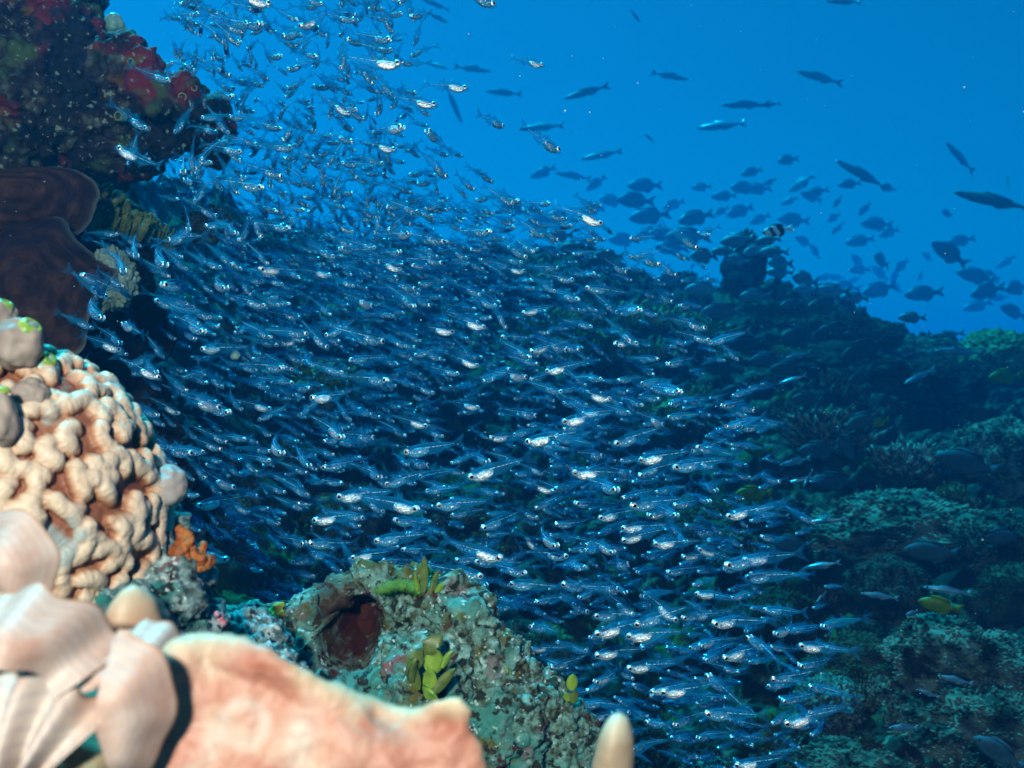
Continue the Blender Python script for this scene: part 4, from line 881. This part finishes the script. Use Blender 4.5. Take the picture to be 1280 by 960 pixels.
# eye position, optional tail position; class: B very bright and near, b bright, n plain, s small; facing r/l
GL = '''486 49 432 32 b|497 80 422 70 B|581 110 525 100 B|542 131 482 118 B|436 142 392 113 B|502 159 455 146 b|467 165 l s|492 187 442 173 B|556 220 526 188 n|627 157 597 152 n|535 164 562 176 n|445 137 r s|414 169 r s|392 196 r s|377 32 430 24 b|442 25 r n|490 39 471 2 s|515 20 545 2 s|615 5 r n|592 236 r s|472 142 476 94 n|350 220 r n|326 234 r n|405 232 404 200 s|402 5 r s|325 30 r b|335 5 r b|303 40 r n|677 81 635 66 B|696 187 650 166 b
500 337 450 316 B|412 344 363 333 B|619 382 573 370 B|604 409 548 391 B|565 415 508 403 B|596 457 545 436 B|511 292 470 286 b|427 311 l b|611 289 560 282 b|552 302 r n|517 332 l n|462 382 440 368 b|516 361 480 352 n|355 430 400 408 B|327 336 l b|335 372 372 366 B|330 382 r n|374 397 330 388 n|409 419 l n|476 426 430 412 b|439 450 l b|427 466 372 448 b|520 444 l n|482 475 r b|629 421 l b|499 315 r n|550 329 r s|572 467 r s|525 355 l n|590 312 l s|352 460 r n|379 262 r s|485 259 l n|540 270 r s|360 285 r n|440 290 r s
750 279 690 250 b|715 350 665 339 B|655 339 610 332 B|781 340 742 322 n|880 410 826 392 B|789 321 l n|799 387 768 378 n|851 382 l n|735 360 l n|705 437 662 420 b|665 439 l b|770 429 l b|836 455 l n|685 464 l b|655 471 610 462 b|672 312 r s|686 291 l s|665 294 l s|655 391 l b|722 437 r n|885 425 r n
206 331 162 295 b|170 320 142 280 b|154 339 120 300 b|152 357 r s|301 336 270 310 B|214 300 266 297 b|282 360 236 336 b|241 384 196 360 B|196 376 240 392 n|205 356 240 348 b|254 414 200 386 b|127 397 78 360 b|122 370 96 358 n|104 344 136 362 n|150 437 92 414 B|150 429 112 402 n|197 471 152 442 b|107 475 72 450 n|155 405 196 420 b|255 436 l b|230 472 l n|270 270 r n|235 287 200 300 n|246 32 212 0 n|150 186 210 216 B|182 160 r n|210 100 r n|229 215 212 178 n|304 222 276 226 b|232 225 270 238 b|310 30 r n|290 120 r n|280 130 r s|270 165 r s|300 190 r n|320 180 r s|345 160 r s|360 110 l s|350 70 r s|395 70 r s
222 516 180 492 B|211 559 168 540 b|237 566 190 552 b|275 561 236 540 n|271 509 230 486 b|285 515 r n|290 609 252 576 b|162 516 l n|312 641 272 620 B|309 660 r n|255 657 218 640 b|279 672 236 656 n|250 632 l b|282 699 r B|247 619 r s|282 552 r n|300 575 262 560 n
337 511 286 496 B|541 491 500 474 B|392 497 l B|597 509 550 498 B|532 532 480 516 B|464 547 430 536 b|427 546 380 514 b|407 551 l b|352 566 310 540 b|386 582 350 556 b|532 581 500 570 b|609 577 575 566 b|509 565 l B|474 596 440 580 n|406 584 l b|484 605 l B|425 621 l B|520 636 r B|549 632 l B|511 667 l b|472 676 l B|442 697 l B|495 650 l b|589 596 l B|615 547 l b|565 624 l b|526 596 l b|389 679 l b|380 679 r n|395 650 l B|374 629 l b|327 652 r n|347 655 r n|327 714 290 700 B|505 687 l b|566 644 l b|605 659 l b|624 697 r B|480 700 l n|572 700 l b|597 702 l b|342 705 r n|380 738 340 728 B
761 499 700 481 B|849 489 808 478 b|667 519 630 508 b|706 527 l B|730 517 l b|749 534 l n|826 530 790 510 b|855 511 l n|905 507 l b|661 552 l B|771 554 l B|692 555 l n|749 570 720 558 n|867 564 l b|802 575 l B|845 584 l B|890 584 852 570 B|937 597 900 590 B|679 592 640 574 B|690 614 640 596 B|719 591 l B|736 586 l n|785 591 752 576 b|801 594 l b|770 612 730 600 b|780 622 l n|721 629 l b|792 632 l B|845 644 815 630 b|812 644 l b|751 647 l B|671 647 630 630 B|780 660 l B|820 680 l B|812 692 l b|882 666 850 655 b|857 677 840 660 n|766 690 725 670 b|782 706 748 690 b|780 675 l b|855 696 l b|875 687 l b|695 682 655 660 b|707 695 r n|660 675 690 706 B|696 655 l n|911 645 l B|910 706 l B|907 712 l n|932 700 l B|836 715 l b|939 717 l b
844 774 792 727 B|790 767 742 727 B|769 736 735 718 b|746 770 l B|782 741 762 730 n|725 747 l n|672 752 l b|797 780 l B|787 795 l B|747 792 l B|739 797 l b|747 819 l B|787 835 l B|664 811 l b|690 834 l b|745 852 l b|816 864 l b|830 865 l B|816 870 l b|886 845 924 870 b|907 822 l B|894 779 l B|845 811 l b|877 807 l b|866 771 l b|855 772 l b|937 797 970 812 b|885 892 l B|912 900 l b|872 880 l n|845 906 l b|810 902 l b|840 922 l n|915 922 l b|922 956 l B|862 949 l s|702 860 r B|730 882 l b|735 899 l b|922 840 r n|872 742 l b|935 722 l B|957 762 l b
1002 807 l B|1001 832 l b|967 849 l b|980 876 l b|984 904 l B|1014 891 l b|970 792 l b|986 789 l n|965 809 l n|970 919 l s|964 767 l n|600 720 r B|640 730 l b|655 716 r b|590 745 l b|705 730 l b'''
ents = [e for line in GL.split('\n') for e in line.split('|')]
CLASS = {'B': (.055, (.66, .80)), 'b': (.052, (.74, .98)), 'n': (.050, (.82, 1.15)), 's': (.044, (.95, 1.3))}
fishes = []
for e in ents:
    q = e.split(); x, y = float(q[0]), float(q[1]); cl = q[-1]; L, (da, db) = CLASS[cl]; L *= rf.uniform(.92, 1.08)
    if q[2] in 'rl':
        if q[2] == 'r': ang = R(-(rf.gauss(14, 7) + (10 if x < 320 else 0)))
        else: ang = R(180 + rf.gauss(-9, 7)) if False else R(180 - rf.gauss(-8, 8))
        yaw = rf.gauss(0, .38) + (-.15 if q[2] == 'l' else .0) if cl != 'B' else rf.gauss(0, .14)
        d = rf.uniform(da, db) * (1.12 if (q[2] == 'l') else 1)
    else:
        tx, ty = float(q[2]), float(q[3]); ang = math.atan2(-(y - ty), x - tx); d = rf.uniform(da, db)
        ln = math.hypot(x - tx, y - ty) * d / F / .9; c = min(1, max(.35, ln / L)); yaw = math.acos(c) * rf.choice((-1, 1))
        if cl == 'B': yaw = rf.gauss(-.03, .07); d = max(.56, L * .9 * F / math.hypot(x - tx, y - ty)) if ln < L else d
        if c >= 1: d = max(.55, L * .9 * F / math.hypot(x - tx, y - ty))
    fishes.append((x, y, d, ang, yaw, L, cl, 'r' if math.cos(ang) > 0 else 'l'))
# more of the dim small ones in the upper left cloud, up to 300 in all
def density(x, y):
    if 190 < x < 520 and -10 < y < 300: return .9
    if 200 < x < 760 and 250 < y < 760: return .8
    if 560 < x < 960 and 420 < y < 960: return .75
    if 80 < x < 260 and 200 < y < 520: return .4
    if 520 < x < 620 and 130 < y < 260: return .25
    if 620 < x < 900 and 290 < y < 430: return .35
    if 940 < x < 1040 and 600 < y < 960: return .35
    return 0
def blocked(x, y):
    if x < 205 and y > 440 - (0 if x > 90 else 60): return x < 60 + (y - 440) * .62 + 60
    return y > 690 and x < 330 + 0 or (y > 760 and x < 620 + (y - 760) * .7) or (y < 190 and x < 215)
while len(fishes) < 300:
    x, y = rf.uniform(200, 520), rf.uniform(0, 300)
    if blocked(x, y): continue
    d = rf.uniform(.85, 1.3); fishes.append((x, y, d, R(rf.choice([-15, -30, -55, -75, 200, 250]) + rf.gauss(0, 12)), rf.gauss(0, .5), .047, 's', 'r'))
def where(x, y):
    if x < 320 and y < 270: return 'beside the overhang rock'
    if x < 210 and y < 490: return 'in front of the brown plate coral'
    if y < 270: return 'in open water atop the school'
    if x < 330: return 'in dark water beside the lobed coral'
    if x > 930: return 'at the thin right fringe of the school'
    if y > 700 and x < 480: return 'above the left shoulder of the boulder'
    if y > 690 and x < 690: return 'just above the crusted boulder'
    if y > 740: return 'low in the school right of the boulder'
    if y < 470 and x > 640: return 'in front of the green reef crest'
    return 'in the dense middle of the school'
LOOK = {'B': 'brightly flashing', 'b': 'silver-bellied', 'n': 'pale translucent', 's': 'small dim'}
counts = {}
order = sorted(range(len(fishes)), key=lambda i: (fishes[i][6] not in 'B', fishes[i][2]))
N_DETAIL = 150
for rank, i in enumerate(order):
    x, y, d, ang, yaw, L, cl, fc = fishes[i]
    bi = rf.choice([0, 0, 1, 2, 1, 2, 3, 4])
    deg = math.degrees(math.atan2(math.sin(ang), abs(math.cos(ang))))
    pose = 'diving steeply' if deg < -34 else 'slanting down' if deg < -17 else 'climbing' if deg > 12 else 'level'
    lab = f"{LOOK[cl]} glassfish {pose}, facing {'right' if fc == 'r' else 'left'}, {where(x, y)}"
    grp = 'glassfish of the school: ' + lab
    if rank < N_DETAIL:
        o = empty('glassfish'); kids = {}
        bright = cl == 'B' and rf.random() < .8 or (cl == 'b' and rf.random() < .35)
        for nm, par, me in (detail_sets if bright else detail_dim)[bi]:
            c = link(nm, me, kids[par] if par else o); kids[nm] = c
    else:
        o = link('glassfish', joined[bi][0] if cl == 'b' and rf.random() < .35 else joined_dim[bi])
    place(o, x, y, d, ang, yaw, L, cl == 'B')
    tag(o, lab, 'fish', 'glassfish in the school')
# the rest of the school, too many and too faint to tell apart
mb_t = []; mb_v = []; mb_f = []; mb_m = []; nvt = 0; cnt = 0
while cnt < 2500:
    x, y = (rf.uniform(60, 1040), rf.uniform(-20, 970)) if cnt < 1650 else (rf.gauss(480, 130), rf.gauss(330, 110))
    if blocked(x, y) or rf.random() > density(x, y): continue
    right = rf.random() < (.85 if y < 470 or x < 560 else .3)
    d = rf.uniform(.95, 2.3) if cnt < 1650 else rf.uniform(1.5, 3.0); L = rf.uniform(.038, .055) * (1 if cnt < 1650 else 1.25)
    if y < 300 and x < 520: ang = R(rf.choice([-15, -25, -50, -75, -100, 190, 240]) + rf.gauss(0, 12))
    elif right: ang = R(-rf.gauss(22, 14) - (10 if x < 320 else 0))
    else: ang = R(180 + rf.gauss(6, 14))
    mt = heading(ang, rf.gauss(0, .45), rf.gauss(0, .15)); bj = joined[rf.randint(0, 4)]; Vt, ft, mm = bj[1]; mb_t.append(bj[2])
    W = (Vt - np.array([.4, 0, .014])) * L @ np.array(mt.to_3x3()).T + np.array(P(x, y, d))
    mb_v.append(W); mb_f += [[k + nvt for k in q] for q in ft]; mb_m += mm; nvt += len(Vt); cnt += 1
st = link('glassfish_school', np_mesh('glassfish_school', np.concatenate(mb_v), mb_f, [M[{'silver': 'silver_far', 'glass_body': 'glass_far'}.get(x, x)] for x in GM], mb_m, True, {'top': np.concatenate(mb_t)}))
tag(st, 'countless faint glassfish filling the back of the school', 'fish', None, 'stuff')

# ------------------------------------------------------------------ damselfish, fusiliers and the rest
def reef_fish(prof, k, tail, dorsal, anal, eye, mats):
    """mats: body, fin, eye -> one mesh"""
    mb = MB(); V = body_sections(prof, k, 0); mb.add(V, loft(None, len(prof), k), 0)
    for p in (tail, dorsal, anal): mb.add(*fin(p, .006), 1)
    for s in (1, -1): mb.add(*ellipsoid((eye[0], s * eye[1], eye[2]), (.022, .01, .022), 8, 6), 2)
    return mb
DP = [(.5, .01, .01, .006), (.47, .05, .045, .03), (.40, .105, .095, .055), (.30, .155, .145, .072), (.17, .185, .18, .078), (.03, .18, .18, .07), (-.10, .145, .145, .052), (-.2, .095, .095, .034), (-.27, .06, .06, .02), (-.32, .05, .05, .012)]
DT = [(-.30, .045), (-.40, .10), (-.52, .15), (-.46, .05), (-.43, 0), (-.46, -.05), (-.52, -.15), (-.40, -.10), (-.30, -.045)]
DD = [(.28, .15), (.20, .225), (.08, .235), (-.06, .215), (-.18, .17), (-.22, .09), (-.1, .14), (.1, .17)]
DA = [(.02, -.17), (-.04, -.225), (-.13, -.205), (-.2, -.15), (-.22, -.085), (-.1, -.14)]
SP = [(.5, .006, .006, .005), (.46, .025, .022, .018), (.38, .048, .045, .034), (.26, .066, .066, .045), (.1, .072, .074, .046), (-.08, .062, .062, .038), (-.22, .04, .04, .024), (-.32, .024, .024, .013), (-.36, .02, .02, .008)]
ST = [(-.345, .018), (-.42, .06), (-.51, .085), (-.46, .03), (-.435, 0), (-.46, -.03), (-.51, -.085), (-.42, -.06), (-.345, -.018)]
SD = [(.2, .065), (.12, .10), (-.05, .088), (-.2, .058), (-.23, .04), (0, .062)]
SA = [(.0, -.065), (-.06, -.095), (-.16, -.07), (-.24, -.045), (-.1, -.055)]
dk = mat('dark_damselfish_skin', [(0.35, (0.07, 0.14, 0.20)), (0.65, (0.14, 0.25, 0.33))], scale=4, rough=.5, vary=.5)  # lightened blue-grey: water haze on the far fish is put into the colour
dkf = mat('dark_damselfish_fin', [(0.35, (0.06, 0.12, 0.17)), (0.65, (0.12, 0.2, 0.26))], scale=4, rough=.5)  # fins lightened likewise, haze painted into the colour
gy = mat('grey_green_fish_skin', [(0.35, (0.045, 0.085, 0.10)), (0.65, (0.09, 0.14, 0.15))], scale=5, rough=.4, vary=.4)
yl = mat('yellow_green_fish_skin', [(0.35, (0.05, 0.10, 0.004)), (0.65, (0.11, 0.18, 0.008))], scale=5, rough=.45, vary=.2)
sv_ = mat('silver_blue_fish_skin', [(0.35, (0.07, 0.18, 0.26)), (0.65, (0.2, 0.34, 0.42))], scale=6, rough=.3, metallic=.3)
slope_m = mat('dusky_fish_skin', [(0.35, (0.012, 0.04, 0.06)), (0.65, (0.03, 0.075, 0.10))], scale=4, rough=.6, vary=.3, spec=.1)
def kind_mesh(nm, deep, a, b):
    mb = reef_fish(DP, 12, DT, DD, DA, (.40, .052, .03), None) if deep else reef_fish(SP, 10, ST, SD, SA, (.42, .028, .012), None)
    return mb.mesh(nm, [a, b, M['pupil']])
KM = {'d': kind_mesh('damselfish', True, dk, dkf), 'g': kind_mesh('damselfish', True, gy, gy), 'y': kind_mesh('damselfish', True, yl, yl),
      'f': kind_mesh('fusilier', False, gy, gy), 'k': kind_mesh('fusilier', False, dk, dkf), 'w': kind_mesh('fusilier', False, sv_, sv_)}
KM['e'] = kind_mesh('damselfish', True, slope_m, slope_m)
# centre, length in photo pixels, angle of the tail-to-head line (180 = head left), kind
DL = '''987 251 20 200 d|1014 246 30 160 g|1047 252 17 240 d|1081 261 20 230 d|1042 272 22 210 d|1047 285 18 230 d|1096 280 42 178 d|1111 291 28 200 d|992 275 40 175 g|1075 301 36 190 g|1005 302 26 150 d|1019 315 20 120 g|967 315 34 178 d|976 329 38 182 d|975 340 32 176 d|1072 327 24 130 d|1075 337 30 185 g|1102 326 30 160 g|1100 342 28 140 d|1127 332 26 220 d|1119 344 22 240 d|1159 320 17 110 d|1151 345 15 250 g|1187 317 52 145 g|1201 301 32 190 g|1257 327 26 215 d|1220 345 46 165 d|1237 347 34 170 d|1235 364 48 195 d|1222 382 36 196 d|1267 390 40 160 g|1271 360 40 190 g|1140 397 34 180 d|1155 367 44 185 g|1099 362 48 195 d|1069 372 32 175 d|1057 359 34 170 d|1007 350 42 172 d|1007 362 34 180 d|1040 364 48 180 d|1030 346 20 190 d|1046 347 20 180 g|1067 350 18 200 d|1121 360 20 140 d|990 380 32 190 g|1030 384 48 180 g|1184 267 20 170 g|1250 372 22 190 g|1080 437 62 203 g|1045 412 46 185 g|1000 422 56 180 d|1067 417 26 190 g|1077 469 36 210 g|1257 471 46 183 y
765 251 34 182 d|795 251 48 178 g|812 270 52 186 d|842 256 30 200 d|870 272 48 196 g|902 264 22 210 d|925 264 38 200 d|950 274 28 205 d|647 259 42 176 d|677 277 44 185 d|740 262 34 184 d|830 294 44 175 g|810 291 36 200 d|860 296 56 178 d|922 300 42 186 d|905 314 32 180 d|922 325 36 172 d|945 312 36 200 d|712 310 38 195 d|835 350 38 184 d|880 362 48 180 d|840 310 42 176 d|902 390 56 183 d|902 460 54 176 g|945 370 42 182 d|855 345 12 260 d|866 332 12 250 d|780 300 40 180 d|700 295 36 188 d|760 320 40 178 d|880 320 40 185 d|960 300 30 184 d
679 215 34 200 d|745 229 30 215 d|806 232 44 182 d|877 234 26 184 d|940 215 28 195 d|930 235 36 182 g|947 236 38 186 d|985 200 30 192 d|1002 229 30 215 d|1062 230 28 185 g|962 227 18 200 d|1110 235 22 170 d|1020 240 30 190 d|905 245 30 180 d
1080 525 48 205 g|1056 555 46 -60 g|1025 563 54 182 g|1042 602 58 180 g|990 680 52 175 d|947 562 40 172 y|942 617 44 185 y|1247 672 52 0 g|1250 942 64 150 g|1175 757 48 172 y|1075 775 28 220 g|1210 580 74 165 d|1165 690 60 180 g|930 490 56 182 d|900 515 50 180 d|960 450 50 185 d|930 430 54 180 d|985 460 46 188 d|965 600 54 178 d|990 640 48 180 d|1100 528 26 200 y|920 540 48 183 d|1010 500 46 176 g|950 520 44 180 g'''
SL = '''794 20 22 -55 k|734 115 60 198 f|837 95 48 -14 k|677 159 56 180 f|932 131 60 180 k|902 157 56 178 w|752 194 52 188 f|717 220 48 176 w|811 172 18 -50 f|630 116 46 182 k|590 86 48 -12 k|547 82 30 -25 k|547 22 32 -30 k|567 130 46 -65 k|545 6 34 170 w|1054 2 40 165 k|1025 97 64 171 w|1077 218 72 148 w|1200 197 56 144 k|1260 230 20 100 w|1242 251 90 162 f|960 131 30 180 f|1035 651 42 190 w|1027 707 44 196 w|995 577 46 190 w|1003 600 40 196 w|1010 598 26 230 w|965 644 44 178 w|1100 745 46 174 w|1185 738 54 176 w|1027 746 20 205 w|1140 766 24 180 w|1130 910 50 168 w|1160 867 32 160 w|1195 850 46 168 w|1185 418 52 186 w|1200 440 70 178 w|1150 470 46 205 w|995 445 40 195 w|985 460 34 180 w|990 475 36 200 w|935 482 40 180 w'''
DGROUP = {'d': 'dark damselfish above the reef', 'g': 'grey damselfish above the reef', 'y': 'yellow-green damselfish', 'f': 'slender grey fish in open water', 'k': 'slender dark fish in open water', 'w': 'slender silver fish'}
DWORD = {'d': 'dark damselfish', 'g': 'pale grey damselfish', 'y': 'yellow-green damselfish', 'f': 'slender grey-green fish', 'k': 'slender dark fish', 'w': 'slender silvery blue fish'}
def dwhere(x, y):
    if y < 210: return 'in open water above the reef'
    if y < 290 and x < 860: return 'left of the dark coral pillar'
    if x < 900 and y < 400: return 'over the green crest'
    if y < 345 and x < 990: return 'around the dark coral pillar'
    if x > 1175 and y < 410: return 'in the shoal at the right edge'
    if y < 345: return 'right of the dark coral pillar'
    if y < 405: return 'skimming the skyline of the reef'
    if y < 480: return 'just under the reef skyline'
    if y < 640: return 'near the pale staghorn thicket'
    return 'over the lower right slope'
bpy.context.view_layer.update(); DGR = bpy.context.evaluated_depsgraph_get()
def clear_distance(x, y, half):
    best = 99.0
    for ox in (-1, -.5, 0, .5, 1):
        for oy in (-.6, 0, .6):
            dr = P(x + ox * half, y + oy * half, 1.0).normalized(); o_ = dr * 1.3 / dr.y
            for _ in range(3):
                ok, hit, _n, _i, ob, _m = scene.ray_cast(DGR, o_, dr)
                if not ok or ob.name.startswith('haze'): break
                if ob.name.startswith(('glassfish', 'drifting', 'body', 'belly', 'eye', 'pupil', 'spine', 'tail', 'dorsal', 'anal', 'gill')): o_ = hit + dr * .01; continue
                best = min(best, hit.y); break
    return best
LIMS = {}
for e in (DL + '\n' + SL).replace('\n', '|').split('|'):
    q = e.split(); LIMS[e] = clear_distance(float(q[0]), float(q[1]), float(q[2]) * .5)
for e in (DL + '\n' + SL).replace('\n', '|').split('|'):
    q = e.split(); x, y, lp, ang = map(float, q[:4]); kd = q[4]; slender = kd in 'fkw'
    L = rf.uniform(.45, .58) if not slender else rf.uniform(.50, .66); yaw = rf.gauss(0, .3)
    d = L * F * math.cos(yaw) / lp
    lim = LIMS[e] * .95 - .06 - (.5 * L * abs(math.sin(yaw)) if LIMS[e] < 20 else 0)
    if d > lim: L *= lim / d; d = lim
    a = R(ang); o = link('fusilier' if slender else 'damselfish', KM['e' if kd in 'dg' and y > 400 else kd]); mt = heading(a, yaw, rf.gauss(0, .1))
    o.matrix_world = Matrix.Translation(P(x, y, d)) @ mt @ Matrix.Scale(L, 4)
    sz = 'tiny' if lp < 24 else 'larger' if lp > 46 else 'small'
    c_, s_ = math.cos(a), math.sin(a); tl = 'nose down' if s_ < -.35 else 'nose up' if s_ > .35 else 'level'
    tag(o, f"{sz} {DWORD[kd]}, {tl}, facing {'left' if c_ < 0 else 'right'}, {dwhere(x, y)}", 'fish', DGROUP[kd])
# the one striped damselfish
wh = mat('white_stripe_skin', [(0.35, (0.62, 0.68, 0.70)), (0.65, (0.78, 0.80, 0.80))], scale=5, rough=.45)
bk = mat('black_stripe_skin', [(0.35, (0.006, 0.006, 0.008)), (0.65, (0.014, 0.014, 0.016))], scale=5, rough=.45)
hb = empty('striped_damselfish', P(972, 288, 3.4)); tag(hb, 'black and white striped damselfish above the dark coral pillar', 'fish')
fine = []
for i in range(len(DP) - 1):
    for t in (0, .25, .5, .75): fine.append(tuple(DP[i][c] + (DP[i + 1][c] - DP[i][c]) * t for c in range(4)))
fine.append(DP[-1]); V = body_sections(fine, 14, 0); ff = loft(None, len(fine), 14); mi = []
for q in ff:
    cx = sum(V[k][0] - .45 * V[k][2] for k in q) / len(q); mi.append(1 if (cx > .42 or .12 < cx < .26 or -.20 < cx < -.02) else 0)
LH = 38 * 3.4 / F
link('body', np_mesh('striped_body', np.array(V) * LH, ff, [wh, bk], mi), hb)
for nm, pts, m in [('tail_fin', DT, wh), ('dorsal_fin', DD, bk), ('anal_fin', DA, bk)]:
    V, f = fin(pts, .006); link(nm, np_mesh(nm, np.array(V) * LH, f, m), hb)
for s in (1, -1):
    V, f = ellipsoid((.40, s * .052, .03), (.022, .01, .022), 8, 6); link('eye', np_mesh('eye', np.array(V) * LH, f, M['pupil']), hb)
hb.matrix_world = Matrix.Translation(P(972, 288, 3.4)) @ heading(R(188), .2)
#END_FISH
